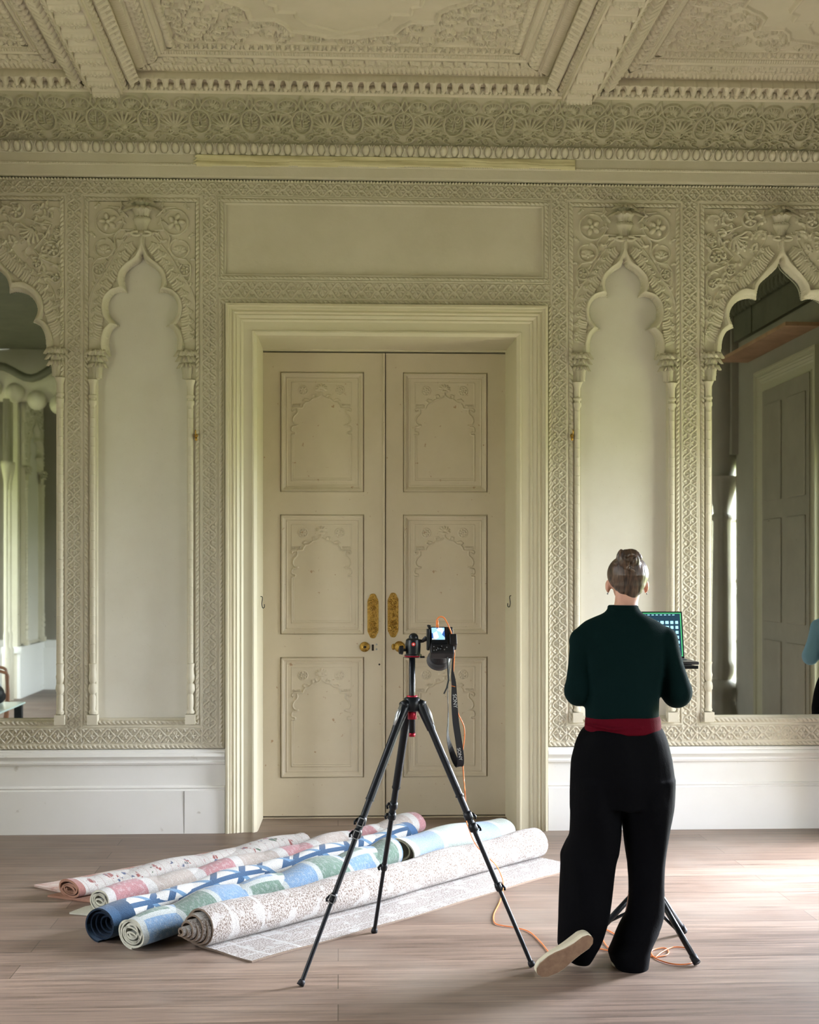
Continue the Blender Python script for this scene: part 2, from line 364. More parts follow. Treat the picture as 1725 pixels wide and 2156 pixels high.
# right wall with openings for the windows and the side door
D2 = (-3.02, -1.90, 0, 3.0)
def wall_with_holes(name, x0, x1, holes, y0, y1, m):
    mb = MB(); hs = sorted(holes); y = y0
    for a, b_, c, d in hs:
        mb.box(x0, x1, y, a, 0, ZC)
        if c > .01: mb.box(x0, x1, a, b_, 0, c)
        mb.box(x0, x1, a, b_, d, ZC); y = b_
    mb.box(x0, x1, y, y1, 0, ZC); return struct(mb.build(name, m))
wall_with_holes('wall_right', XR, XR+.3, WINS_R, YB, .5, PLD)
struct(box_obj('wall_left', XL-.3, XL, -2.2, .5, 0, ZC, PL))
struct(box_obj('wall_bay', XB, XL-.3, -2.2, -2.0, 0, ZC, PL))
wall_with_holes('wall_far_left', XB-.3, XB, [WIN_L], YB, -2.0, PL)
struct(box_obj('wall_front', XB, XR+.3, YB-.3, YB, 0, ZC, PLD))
# windows
def window(name, x, a, b_, c, d, nx=2, nz=4):
    mb = MB(); mb.box(x-.04, x+.04, a, a+.06, c, d); mb.box(x-.04, x+.04, b_-.06, b_, c, d); mb.box(x-.04, x+.04, a, b_, c, c+.07); mb.box(x-.04, x+.04, a, b_, d-.07, d)
    for i in range(1, nx):
        y = a+(b_-a)*i/nx; mb.box(x-.02, x+.02, y-.02, y+.02, c, d)
    for i in range(1, nz):
        z = c+(d-c)*i/nz; mb.box(x-.012, x+.012, a, b_, z-.012, z+.012)
    return struct(mb.build(name, SURR))
window('window_1', XR+.12, *WINS_R[0]); window('window_2', XR+.12, *WINS_R[1], nx=4); window('window_3', XB-.1, *WIN_L, nx=5)
# ------------------------------------------------------------------ fretwork frame of the picture wall
fr = Canvas(WX(-215), WX(1862), zB, zT, .0035)
Z = lambda py, px=300: WZ(py, px)
xa, xb, zt, zb = fr.u0, fr.u0+(fr.nu-1)*fr.res, fr.v0+(fr.nv-1)*fr.res, fr.v0
BE = {'A': (WX(-210), WX(141)), 'B': (WX(172), WX(426)), 'C': (WX(1192.5), WX(1437)), 'D': (WX(1469), WX(1820))}
zNT, zNB = Z(410), Z(1532)
fr.rect(xa, xb, zb, zt, const(.002))
fr.rect(xa, xb, Z(409), Z(383), f_lattice(True, Z(409), Z(383)))
fr.rect(xa, xb, Z(381.5), Z(376), f_bead(True, Z(381.5), Z(376), .019, .022))
VS = [(WX(142), WX(171)), (WX(427), WX(456)), (WX(1163), WX(1192)), (WX(1438), WX(1467))]
for a, b in VS: fr.rect(a, b, Z(1564), Z(411), f_lattice(False, a, b, .0935, Z(500)))
fr.rect(xa, VS[1][1], Z(1564), Z(1534.5), f_lattice(True, Z(1564), Z(1534.5), .1, VS[0][0]+.04))
fr.rect(VS[2][0], xb, Z(1564), Z(1534.5), f_lattice(True, Z(1564), Z(1534.5), .1, VS[2][0]+.04))
zm0, zm1 = Z(630, 812), Z(597, 812)
fr.rect(VS[1][1]+.015, VS[2][0]-.015, zm0, zm1, f_lattice(True, zm0, zm1, .0935))
fr.rect(xa, WX(470), Z(1577), Z(1568), f_rope(True, Z(1577), Z(1568))); fr.rect(WX(1152), xb, Z(1577), Z(1568), f_rope(True, Z(1577), Z(1568)))
for a, b in ((462, 470), (1153, 1160)): fr.rect(WX(a), WX(b), Z(1568), Z(640, 812), f_rope(False, WX(a), WX(b), sl=-1))
fr.rect(WX(466), WX(1156), Z(642, 812), Z(633, 812), f_rope(True, Z(642, 812), Z(633, 812)))
for k, (a, b) in BE.items():           # ropes round each niche with a fillet each side
    f_ = .017
    for (x0, x1) in ((a, a+f_*.7), (b-f_*.7, b)): fr.rect(x0, x1, zNB, zNT, const(.009))
    for (z0, z1) in ((zNB, zNB+f_*.7), (zNT-f_*.7, zNT)): fr.rect(a, b, z0, z1, const(.009))
    rw = .026
    fr.rect(a+f_, a+f_+rw, zNB+f_, zNT-f_, f_rope(False, a+f_, a+f_+rw)); fr.rect(b-f_-rw, b-f_, zNB+f_, zNT-f_, f_rope(False, b-f_-rw, b-f_, sl=-1))
    fr.rect(a+f_+.01, b-f_-.01, zNT-f_-rw, zNT-f_, f_rope(True, zNT-f_-rw, zNT-f_)); fr.rect(a+f_+.01, b-f_-.01, zNB+f_, zNB+f_+rw, f_rope(True, zNB+f_, zNB+f_+rw))
# overdoor panel
od = (WX(460), WX(1158), Z(594, 812), Z(418, 812))
fr.rect(*od, const(.010)); fr.rect(od[0]+.008, od[1]-.008, od[2]+.006, od[3]-.006, const(0))
for (p0, p1, q0, q1, hz) in ((od[0]+.01, od[0]+.032, od[2], od[3], 0), (od[1]-.032, od[1]-.01, od[2], od[3], 0), (od[0], od[1], od[2]+.008, od[2]+.03, 1), (od[0], od[1], od[3]-.032, od[3]-.01, 1)):
    fr.rect(p0, p1, q0, q1, f_rope(bool(hz), (q0 if hz else p0), (q1 if hz else p1)))
fr.rect(od[0]+.036, od[1]-.036, od[2]+.034, od[3]-.036, const(.006)); fr.rect(od[0]+.042, od[1]-.042, od[2]+.04, od[3]-.042, const(-.012))
RI = .017+.026+.002
U, V = np.meshgrid(fr.u, fr.v)
for k, (a, b) in BE.items(): fr.mask &= ~((U > a+RI) & (U < b-RI) & (V > zNB+RI) & (V < zNT-RI))
fr.mask &= ~((U > DXL-.004) & (U < DXR+.004) & (V < ZSUR+.002))
# vertical plain fillets bordering the lattices
for a, b in VS:
    for x in (a-.004, b+.001):
        w = fr.win(x, x+.003, Z(1566), Z(411)); fr.H[w] = np.maximum(fr.H[w], .007)
for z0 in (Z(1566), Z(1533.5), Z(410.5), Z(382)):
    w = fr.win(xa, xb, z0, z0+.003); fr.H[w] = np.where(fr.H[w] < .0005, .005, fr.H[w])
struct(fr.mesh('trim_1', WALLMAP(0), PL, skirt=-.06))
# ------------------------------------------------------------------ niches
def mirror_poly(half): return half+[(-x, z) for x, z in reversed(half)]
def local(px0, c0, scale, ox, oy):
    return lambda cx, cy: ((lambda p: (p.x-c0, p.z))(P(ox+cx/scale, oy+cy/scale)))
def leafband(c, path, n, size, side):
    # path from top to bottom on the outer line of the moulding, side=+1 for the right half
    seg = [0]
    for i in range(len(path)-1): seg.append(seg[-1]+math.hypot(path[i+1][0]-path[i][0], path[i+1][1]-path[i][1]))
    L = seg[-1]
    def at(s_):
        for i in range(len(seg)-1):
            if seg[i+1] >= s_:
                t = (s_-seg[i])/(seg[i+1]-seg[i]+1e-9); a, b = path[i], path[i+1]
                tx, tz = b[0]-a[0], b[1]-a[1]; q = math.hypot(tx, tz)+1e-9
                return a[0]+(b[0]-a[0])*t, a[1]+(b[1]-a[1])*t, tx/q, tz/q
        return path[-1]+(0, -1)
    for k in range(n):
        x, z, tx, tz = at(L*(k+.5)/n); nx, nz = (-tz, tx); 
        if nx*side < 0: nx, nz = -nx, -nz
        up = (-tx, -tz)
        p_ = L/n; lo = lambda a, b: (x+nx*a*size+up[0]*b*p_, z+nz*a*size+up[1]*b*p_)
        q = lo(.45, 0); c.ell(q[0], q[1], size*.46, p_*.52, math.atan2(nz, nx), .004)
        for j in range(6):     # combed fronds sweeping outward and up
            f = j/5
            c.stroke([lo(.08+(.80-.26*f)*math.sin(t*math.pi/2), -.50+.68*f+.40*(1-math.cos(t*math.pi/2))) for t in np.linspace(0, 1, 6)], .0068, .0085+.002*(j % 2), .0050)
        q = lo(.84, -.12); c.spiral(q[0], q[1], p_*.17, math.atan2(nz, nx), 1.0, .0045, .012, side); c.ell(q[0], q[1], .006, .006, 0, .014)
        c.stroke([lo(.70, -.30), lo(.86, -.36), lo(.98, -.20)], .0050, .012)
def cap_and_column(parent, x, side, zc_top, zc_bot, z_foot, depth_y, m):
    """engaged colonette with a leafy capital; side=+1 when the opening lies to the +x side"""
    col = MB(); y = depth_y; zs0 = z_foot+.30
    r = .0175
    prof = [(r*1.25, z_foot+.062), (r*1.5, z_foot+.075), (r*.9, z_foot+.09), (r*1.15, z_foot+.12), (r*1.1, z_foot+.165), (r*.8, z_foot+.18), (r*1.5, z_foot+.197), (r*1.6, z_foot+.215), (r*1.45, z_foot+.235), (r*.8, z_foot+.245), (r*1.3, z_foot+.26),
            (r*1.55, z_foot+.285), (r*1.3, z_foot+.30), (r*1.15, z_foot+.33), (r*1.5, z_foot+.36), (r*.95, z_foot+.365)]
    z = z_foot+.37; zt_ = zc_bot-.16
    while z < zt_-.06: prof += [(r, z), (r, z+.05), (r*1.1, z+.053), (r, z+.056)]; z += .056
    prof += [(r, zt_), (r*1.45, zt_+.01), (r*1.45, zt_+.03), (r, zt_+.033), (r, zt_+.045), (r*1.5, zt_+.05), (r*1.5, zt_+.062), (r*1.05, zt_+.066), (r*1.15, zt_+.12), (r*1.9, zt_+.155), (r*1.2, zc_bot)]
    col.lathe(prof, (x, y, 0), 20, flute=.10, fn=8)
    col.box(x-.030, x+.030, y-.034, y+.03, z_foot, z_foot+.058)
    o = col.build('colonette', m, parent); autosmooth(o, 50)
    cp = MB(); h = zc_top-zc_bot; cxx = x+side*.022
    cp.lathe([(.018, zc_bot), (.018, zc_bot+.02), (.024, zc_bot+h*.4), (.034, zc_bot+h*.75), (.052, zc_top-.012), (.058, zc_top), (.01, zc_top)], (cxx, y+.012, 0), 20, sx=1.05)
    for tier, (zz, hh, ww, ll, rr, nn, ph) in enumerate(((zc_bot+.004, h*.60, .036, .036, .022, 7, 0), (zc_bot+h*.40, h*.70, .040, .048, .028, 7, 0), (zc_bot+h*.20, h*.68, .034, .044, .024, 6, .5))):
        for k in range(nn):
            a = math.pi+math.pi*(k+ph)/(nn-1 if not ph else nn)
            d = Vector((math.cos(a)*1.1, math.sin(a), 0)); cp.leaf((cxx+math.cos(a)*rr, y+.012+math.sin(a)*rr, zz), d, (0, 0, 1), ll, hh, ww, .6)
    o = cp.build('capital', m, parent, True)
def finial(parent, x, y, z0, z1, m):
    mb = MB(); h = z1-z0
    mb.lathe([(.030, 0), (.052, h*.03), (.055, h*.08), (.042, h*.12), (.03, h*.2), (.034, h*.28), (.050, h*.42), (.055, h*.5), (.042, h*.52), (.03, h*.56), (.03, h*.7), (.02, h*.85), (.008, h)], (x, y+.018, z0), 20, sy=.7)
    for k in range(9):
        a = math.pi+math.pi*k/8; d = Vector((math.cos(a), math.sin(a), 0))
        mb.leaf((x+math.cos(a)*.026, y+.012+math.sin(a)*.02, z0+h*.16), d, (0, 0, 1), .026, h*.38, .026, .3)
    for k in range(8):
        a = math.pi+math.pi*k/7; d = Vector((math.cos(a), math.sin(a), 0))
        mb.leaf((x+math.cos(a)*.03, y+.01+math.sin(a)*.02, z0+h*.48), d, (0, 0, 1), .088, h*.30, .060, .8)
        mb.leaf((x+math.cos(a+.2)*.02, y+.01+math.sin(a+.2)*.015, z0+h*.62), Vector((math.cos(a+.2), math.sin(a+.2), 0)), (0, 0, 1), .060, h*.36, .050, .6)
    for k in range(5): mb.leaf((x+(k-2)*.008, y, z0+h*.66), Vector(((k-2)*.5, -.6, 0)), (0, 0, 1), .018, h*.36, .026, .1)
    for s_ in (-1, 1): mb.tube([(x+s_*(.03+.028*math.cos(a)), y-.02, z0+.012+.012*math.sin(a)) for a in np.linspace(2, -2.5, 9)], .008, 8)
    mb.build('finial', m, parent, True)
def niche(name, cxw, inner, outer, leafpath, nleaf, lsize, hw, zcap, spandrel, fill, fillmat, capoff, xside):
    root = empty(name, (cxw, 0, 0)); struct(root)
    z1 = zNT-RI+.004; z0 = zcap
    c = Canvas(-hw, hw, z0, z1, .0027); U, V = np.meshgrid(c.u, c.v)
    inn = catmull_cusp(inner); out = catmull_cusp(outer)
    pi_ = mirror_poly([(x, z) for x, z in inn]+[(inn[-1][0], z0-.3)]); 
    po_ = mirror_poly([(x, z) for x, z in out]+[(out[-1][0], z0-.3)])
    d = c.dist(pi_); do = c.dist(po_)
    c.H[:] = -.004
    spandrel(c)
    # clear ornament inside the leaf band, then the band itself
    lp = [(x, z) for x, z in catmull(leafpath, 5)]
    pl_ = mirror_poly(lp+[(lp[-1][0], z0-.3)]); dl = c.dist(pl_)
    c.H = np.where(dl < .004, .002, c.H)
    c.H = np.maximum(c.H, .008*np.sqrt(np.clip(1-((dl-.004)/.006)**2, 0, 1)))
    mid = catmull_cusp(outer, 3)
    sm_ = np.array(resample(out, 80)); sm_ = np.stack([np.array([sm_[max(0, i-14):i+15, k].mean() for i in range(80)]) for k in (0, 1)], 1); sm_ = [tuple(q) for q in sm_]
    leafband(c, sm_, nleaf, lsize, 1)
    leafband(c, [(-x, z) for x, z in sm_], nleaf, lsize, -1)
    t = np.clip(d/np.maximum(d-do, 1e-4), 0, 1)
    prof = -.045+.075*np.sqrt(np.clip(1-(1-t)**2, 0, 1)); prof = np.where(t < .16, -.034, prof); prof = np.where((t > .2) & (t < .3), prof-.006, prof)
    c.H = np.where(do < .003, np.where(t > .93, .012, prof), c.H)
    c.mask = d > -.0027
    c.mesh('arch_surround', WALLMAP(0), PL, root, skirt=-.049)
    # side strips under the arch, down to the foot
    zf = zNB+RI-.003; xin = inn[-1][0]
    for s_ in (-1, 1):
        mb = MB(); a, b = sorted((s_*(xside), s_*hw)); mb.box(a, b, .0, .058, zf, z0+.01)
        mb.box(*sorted((s_*(xside-.004), s_*(xside+.008))), -.012, .058, zf, z0-.1); mb.build('side_strip', PL, root)
        cap_and_column(root, s_*(xside+.018), -s_, zcap+.012, zcap-capoff, zf-.02, -.006, PL)
    finial(root, 0, -.015, out[0][1]-.008, z1+.012, PL)
    mb = MB(); mb.box(-hw+.005, hw-.005, .05, .06, zf-.01, z1); o = mb.build(fill, fillmat, root)
    mb = MB(); mb.box(-xside, xside, .03, .052, zf-.003, zf+.012); mb.build('sill_fillet', PL, root)
    return root
def resample(p, n):
    s_ = [0]
    for i in range(len(p)-1): s_.append(s_[-1]+math.hypot(p[i+1][0]-p[i][0], p[i+1][1]-p[i][1]))
    xs = np.interp(np.linspace(0, s_[-1], n), s_, [q[0] for q in p]); zs = np.interp(np.linspace(0, s_[-1], n), s_, [q[1] for q in p])
    return list(zip(xs, zs))
def catmull_cusp(parts, n=5):
    out = []
    for seg in parts: out += catmull(seg, n)[(1 if out else 0):]
    return out
cB = WX(298.7); n3 = local(0, cB, 3.594, 0, 400)
dx0 = n3(1072, 500)[0]
def q3(*pts): return [(max(n3(a, b)[0]-dx0, 0.0), n3(a, b)[1]) for a, b in pts]
innB = [q3((1072, 490), (1090, 535), (1145, 570), (1200, 625), (1213, 690), (1190, 770)), q3((1190, 770), (1240, 765), (1300, 795), (1335, 860), (1330, 935), (1290, 990), (1247, 1022)),
        q3((1247, 1022), (1295, 1045), (1325, 1100), (1330, 1170), (1322, 1245))]
outB = [q3((1088, 345), (1092, 430), (1130, 510), (1200, 565), (1247, 625), (1258, 690), (1245, 738)), q3((1245, 738), (1310, 760), (1362, 820), (1376, 900), (1360, 970), (1322, 1018)),
        q3((1322, 1018), (1360, 1060), (1380, 1120), (1385, 1180), (1378, 1245))]
lfB = q3((1130, 330), (1200, 400), (1290, 520), (1360, 640), (1430, 740), (1470, 860), (1478, 1000), (1478, 1245))
def spB(c):
    S = 1/3.594/350
    for s_ in (1,):
        def gx(cx, cy): p = n3(cx, cy); return ((p[0]-dx0)*s_, p[1])
        # draw from the left-hand side of the photograph, mirrored when needed
        for (x, y, r, a0, tn) in ((822, 235, 108, .2, .95), (785, 440, 78, 1.2, .95), (745, 602, 46, 1.0, .95)):
            p = gx(x, y); c.spiral(p[0], p[1], r*S, (a0 if s_ > 0 else math.pi-a0), tn, .0055, .010, -s_, rend=.82)
        p = gx(815, 240); c.flower(p[0], p[1], 70*S, 5, .014, .6)
        p = gx(785, 445); c.fan(p[0], p[1]-.02, 55*S, .3, math.pi-.3, 5, .012, .22); c.ell(p[0], p[1]+.008, 45*S, 22*S, 0, .010)
        p = gx(748, 600); c.flower(p[0], p[1], 34*S, 5, .010)
        c.stroke([gx(*q) for q in ((1010, 305), (900, 300), (860, 360), (870, 440), (820, 510), (740, 520), (705, 560), (700, 620), (720, 690))], .0045, .009)
        c.stroke([gx(*q) for q in ((960, 200), (900, 135), (820, 125))], .006, .010, .003)
        for (x, y, a, L) in ((720, 130, .3, 60), (1000, 330, 2.6, 90), (890, 380, -.6, 70), (710, 350, 1.8, 60), (870, 490, -1.8, 60), (700, 520, 2.4, 45), (790, 560, 0.5, 50), (700, 700, -1.4, 60), (900, 150, .4, 70), (940, 250, 2.2, 60), (730, 680, 0, 40)):
            p = gx(x, y); c.leafy(p[0], p[1], a if s_ > 0 else math.pi-a, L*S, .010, s_)
    # the photograph's left half lies at negative x: mirror so both halves fill
    c.H = np.maximum(c.H, c.H[:, ::-1])
zcB = n3(1072, 1243)[1]
hwB = (BE['B'][1]-BE['B'][0])/2-RI+.006
cBm = (BE['B'][0]+BE['B'][1])/2
xsB = n3(1418, 1600)[0]-dx0
nB = niche('trim_2', cBm, innB, outB, lfB, 12, .078, hwB, zcB, spB, 'panel', PANEL, .150, xsB)
nB.location.x = cBm
def dup(root, loc, rz, name=None):
    r = root.copy(); COL.objects.link(r); r.location = loc; r.rotation_euler = (0, 0, rz)
    if name: r.name = name
    for ch in list(root.children): c_ = ch.copy(); COL.objects.link(c_); c_.parent = r
    return r
cCm = (BE['C'][0]+BE['C'][1])/2
dup(nB, (cCm, 0, 0), 0, 'trim_3')
# mirror niche (traced on the right-hand one, whose centre is at px 1645)
cD = WX(1645); n4 = local(0, cD, 3.0, 1150, 400)
def q4(*pts): return [(max(-n4(a, b)[0]+n4(1483, 500)[0], 0.0), n4(a, b)[1]) for a, b in pts]
innD = [q4((1483, 432), (1470, 480), (1420, 530), (1365, 580), (1343, 630), (1338, 688)), q4((1338, 688), (1290, 675), (1225, 692), (1180, 740), (1168, 800), (1195, 862)),
        q4((1195, 862), (1150, 888), (1125, 940), (1117, 1000), (1118, 1055))]
outD = [q4((1465, 318), (1466, 390), (1425, 460), (1360, 530), (1315, 590), (1303, 630)), q4((1303, 630), (1240, 625), (1175, 665), (1132, 725), (1122, 790), (1138, 852)),
        q4((1138, 852), (1095, 890), (1070, 950), (1066, 1010), (1066, 1055))]
lfD = q4((1400, 290), (1340, 400), (1270, 490), (1170, 570), (1080, 660), (1050, 760), (1015, 880), (1000, 1055))
def spD(c):
    S = 1/3/350
    gx = lambda x, y: ((lambda p: (p[0]-n4(1483, 500)[0], p[1]))(n4(x, y)))
    for (x, y, r, a0, tn) in ((1068, 425, 60, .6, 1.1), (1045, 308, 34, 2, 1.1), (1168, 168, 32, 0, 1.2), (1288, 192, 62, 1, 1.1), (1165, 508, 40, 1, 1.2), (1052, 590, 44, 2, 1.1), (1022, 680, 26, 2, 1.1), (1030, 750, 22, 0, 1.1)):
        p = gx(x, y); c.spiral(p[0], p[1], r*S, a0, tn, .0055, .010, 1, rend=.4); c.flower(p[0], p[1], r*S*.62, 5, .012, a0)
    c.stroke([gx(*q) for q in ((1230, 230), (1150, 260), (1080, 270), (1110, 340), (1180, 420), (1130, 480), (1040, 520), (1010, 560), (1008, 640), (1020, 720))], .005, .010)
    p = gx(1190, 300)
    for k in range(7):
        a = -2.2+k*.42; c.stroke([(p[0], p[1]), (p[0]+.07*math.cos(a)*.6, p[1]+.07*math.sin(a)*.6), (p[0]+.075*math.cos(a+.15), p[1]+.075*math.sin(a+.15))], .007, .013, .010)
    p = gx(1245, 350); c.flower(p[0], p[1], .022, 6, .013)
    r2 = random.Random(5)
    for k in range(70):
        x = r2.uniform(1005, 1400); y = r2.uniform(140, 620)
        if x > 1400-(y-300)*.9 and y > 300: continue
        p = gx(x, y); c.leafy(p[0], p[1], r2.uniform(0, 6.28), r2.uniform(45, 75)*S, r2.uniform(.007, .012), r2.choice((-1, 1)))
    c.H = np.maximum(c.H, c.H[:, ::-1])
hwD = (BE['D'][1]-BE['D'][0])/2-RI+.006; cDm = (BE['D'][0]+BE['D'][1])/2
zcD = n4(1072, 1052)[1]
nD = niche('trim_4', cDm, innD, outD, lfD, 13, .100, hwD, zcD, spD, 'mirror_plate', MIRROR, .150, -(WX(1497)-cDm))
cAm = (BE['A'][0]+BE['A'][1])/2
nA = dup(nD, (cAm, 0, 0), 0, 'trim_5')
# ------------------------------------------------------------------ frieze boards and the coved cornice
PC_ = .10                           # projection of the fascia
fas = MB()
z_ = lambda py, pr=0.0: P(300, py, -pr).z
fas.extr([(0.06, z_(371.5)), (-.08, z_(371.5, .08)), (-.083, z_(368, .08)), (-.085, z_(349, .08)), (-.09, z_(347, .09)), (-.092, z_(343, .09)), (-.088, z_(341, .09)), (-.088, z_(324, .09)), (-.10, z_(322, .10)), (0.06, z_(321, .1))], XL, XR)
struct(fas.build('trim_6', PL))
bc = Canvas(XL+.2, XR-.1, z_(346.5, .09), z_(343, .09), .0035); bc.rect(-9, 9, 0, 9, f_bead(True, bc.v[0], bc.v[-1], .014, .005)); struct(bc.mesh('trim_7', WALLMAP(.09), PL))
eg = Canvas(XL+.2, XR-.1, z_(322, .11), z_(300, .13), .0035); eg.rect(-9, 9, 0, 9, f_egg(eg.v[0], eg.v[-1], .066, .026))
e0, e1 = eg.v[0], eg.v[-1]
struct(eg.mesh('trim_8', lambda U, V, H: (U, -.10-.03*((V-e0)/(e1-e0))-H, V), PL))
# split yellow board nailed over the fascia above the door
yb0, yb1 = WX(405, -.09), WX(1212, -.09)
yc = Canvas(yb0, yb1, z_(350, .09), z_(322, .09), .004); U, V = np.meshgrid(yc.u, yc.v)
yc.H = .012+.0025*np.sin(U*5+V*120)+.002*np.sin(U*23+V*60); vv = (V-yc.v[0])/(yc.v[-1]-yc.v[0])
yc.mask = (vv > .10+.05*np.sin(U*2.1)+.03*np.sin(U*17)) & (vv < .98) & (U > yb0+.012*np.sin(V*300)+.01)
crk = np.abs(vv-.55-.12*np.sin(U*3.)-.03*np.sin(U*19)) < .03; yc.H[crk] -= .004
YBM = mat('split_board', (.70, .64, .40), .5, col2=(.62, .56, .34), ns=5)
tag(yc.mesh('split_board', WALLMAP(.088), YBM, skirt=0), 'long split yellowish board fixed on the fascia over the doors', 'board')
# cove
cz0, cz1 = z_(299, .12), P(300, 195, -.40).z
def covemap(U, V, H):       # V in 0..1 along the profile
    t = V; y = -.12-.28*(t**1.35); z = cz0+(cz1-cz0)*(t**.85); ny, nz = -.62, -.78
    k = .55+.3*t; ny, nz = -np.sqrt(1-k*k), -k
    return U, y+H*ny, z+H*nz
LC = .355
cv = Canvas(XL+.2, XR-.1, 0, LC, .0038)
x0c = P(528, 250, -.25).x; PER = (P(1275, 250, -.25).x-P(528, 250, -.25).x)/7
cv.H[:] = 0
for k in range(-13, 14):
    u = x0c+k*PER
    if u < cv.u0-.2 or u > cv.u[-1]+.2: continue
    tpts = [(u+.060*math.cos(a), .165+.088*math.sin(a)) for a in np.linspace(math.pi*.5, math.pi*2.5, 28)]; cv.stroke(tpts, .0075, .012)
    cv.stroke([(u+.045*math.cos(a), .165+.072*math.sin(a)) for a in np.linspace(0, 2*math.pi, 24)], .003, .006)
    for s_ in (-1, 1):
        for j in range(5):     # leaf drops in the oval
            a = math.pi/2-s_*(.5+j*.52); yy = .165+.045*math.sin(a)-.004; cv.ell(u+s_*.026*abs(math.cos(a))**.5, yy+.004, .018, .0075, math.atan2(.6*math.sin(a)+.35, s_*.8), .014)
        cv.stroke([(u, .11), (u+s_*.010, .15), (u+s_*.004, .19), (u, .235)], .004, .010)
        # upper roundels with fans
        ru, rv = u+s_*PER*.27, .283
        cv.stroke([(ru+.054*math.cos(a), rv+.046*math.sin(a)) for a in np.linspace(0, 2*math.pi, 26)], .006, .011)
        cv.fan(ru, rv-.012*1, .046, -.5 if s_ > 0 else math.pi-2.3, 2.3 if s_ > 0 else math.pi+.5, 8, .011, .15)
        cv.spiral(ru-s_*.02, rv-.028, .012, 0, 1.2, .004, .012)
        cv.stroke([(u, .345), (u+s_*.012, .31), (u+s_*.02, .285), (u+s_*.008, .262), (u, .255)], .006, .011)
        # lower scrolls
        cv.stroke([(u+s_*.02, .015), (u+s_*.055, .03), (u+s_*.075, .065), (u+s_*.11, .07), (u+s_*PER*.5, .045)], .006, .010)
        cv.spiral(u+s_*.038, .045, .022, -math.pi/2, 1.3, .0055, .011, s_); cv.spiral(u+s_*.098, .028, .018, math.pi/2, 1.2, .005, .010, -s_)
        for (a_, b_, an) in ((.075, .09, 1.0), (.085, .11, .6), (.10, .085, 2.0), (.12, .10, 1.4), (.07, .20, 1.9), (.06, .075, 2.8), (.125, .02, .4)): cv.leafy(u+s_*a_, b_, an if s_ > 0 else math.pi-an, .032, .010, s_)
        cv.stroke([(u+s_*.065, .215), (u+s_*.085, .235), (u+s_*.11, .225), (u+s_*PER*.5, .236)], .005, .010)
    cv.fan(u+PER/2, .118, .105, .35, math.pi-.35, 9, .014, .085); cv.ell(u+PER/2, .112, .024, .016, 0, .014); cv.fan(u+PER/2, .085, .04, -.4, math.pi+.4, 5, .011, .2)
    for s_ in (-1, 1): cv.spiral(u+PER/2+s_*.03, .085, .018, 0, 1.2, .005, .011, s_)
cv.v = cv.v/LC
def cvmesh(c, *a, **k): return c.mesh(*a, **k)
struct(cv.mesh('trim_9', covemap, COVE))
struct(MB().box(XL, XR, -.12, .06, cz0-.02, ZC).build('trim_10', PL))
# ------------------------------------------------------------------ coffered ceiling
YC0 = -.40; ZB = cz1
def XC(px, py, Y=YC0): return P(px, py, Y).x
bl0, bl1 = XC(192, 192), XC(257, 192); brr0, brr1 = XC(1185, 205), XC(1250, 207)
YEND = -3.2
PROF = [(0, 0), (.006, .01), (.02, .050), (.026, .056), (.085, .092), (.092, .100), (.15, .104), (.158, .112), (.24, .116), (.25, .126), (.275, .140), (.285, .150), (.33, .158), (.338, .168)]
def ring(name, x0, x1, y0, y1, prof, zb_, m):
    vs = []; k = len(prof)
    for s_, h in prof: vs += [(x0+s_, y0+s_, zb_+h), (x1-s_, y0+s_, zb_+h), (x1-s_, y1-s_, zb_+h), (x0+s_, y1-s_, zb_+h)]
    fs = [(i*4+j, i*4+(j+1) % 4, (i+1)*4+(j+1) % 4, (i+1)*4+j) for i in range(k-1) for j in range(4)]
    return MB().add(vs, fs).build(name, m)
def band(name, x0, x1, y0, y1, seg, fn, per, h_out, sides, m=PLC, res=.0042):
    """ornamented band lying on one profile segment of the ring: far side 'F' (+y), 'L' (-x), 'R' (+x)"""
    (s0, h0), (s1, h1) = seg; Lv = math.hypot(s1-s0, h1-h0); n_s, n_h = (h1-h0)/Lv, -(s1-s0)/Lv     # outward = toward coffer centre and down
    for sd in sides:
        Lu = (x1-x0) if sd == 'F' else (y1-y0)
        c = Canvas(0, Lu, 0, Lv, res); fn(c, Lv)
        vn = np.clip(c.v/Lv, 0, 1)
        def mp_(U, V, H):
            t = V/Lv; s_ = s0+(s1-s0)*t; z = ZB+h0+(h1-h0)*t+H*n_h; a = s_+H*n_s
            lo = s_; al = np.clip(U, lo, Lu-lo)
            if sd == 'F': return x0+al, y1-a, z
            if sd == 'L': return x0+a, y0+al, z
            return x1-a, y0+al, z
        o = c.mesh(name, mp_, m, skirt=-.004); struct(o)
def b_egg(c, L): c.rect(-9, 9, -1, 9, f_egg(0, L, .050, .024))
def b_mod(c, L):     # deep arched recesses between little brackets
    def fn(U, V):
        p = .063; u = (U/p % 1-.5)*p; t = V/L
        arch = (np.abs(u) < p*.24) & (t < .88-((u/(p*.24))**2)*.40) & (t > .04)
        br_ = .006*np.clip(1-((np.abs(u)-p*.5)/(p*.12))**2, 0, 1)**.5
        return np.where(arch, .002, .055+br_)
    c.rect(-9, 9, -1, 9, fn)
def b_rib(c, L):
    def fn(U, V):
        p = .026; return .015*np.abs(np.sin(np.pi*(U/p+.4*V/L)))*np.sqrt(np.clip(1-(V/L*2-1)**2, 0, 1))+.001
    c.rect(-9, 9, -1, 9, fn)
def b_leaf(c, L):
    r2 = random.Random(3); u = 0
    while u < c.u[-1]:
        c.leafy(u, L*.2, 1.2+r2.uniform(-.3, .3), L*.8, .014, 1); c.leafy(u+.02, L*.75, -.9, L*.7, .012, -1); c.spiral(u+.035, L*.5, L*.22, 0, 1.1, .005, .012); u += .062
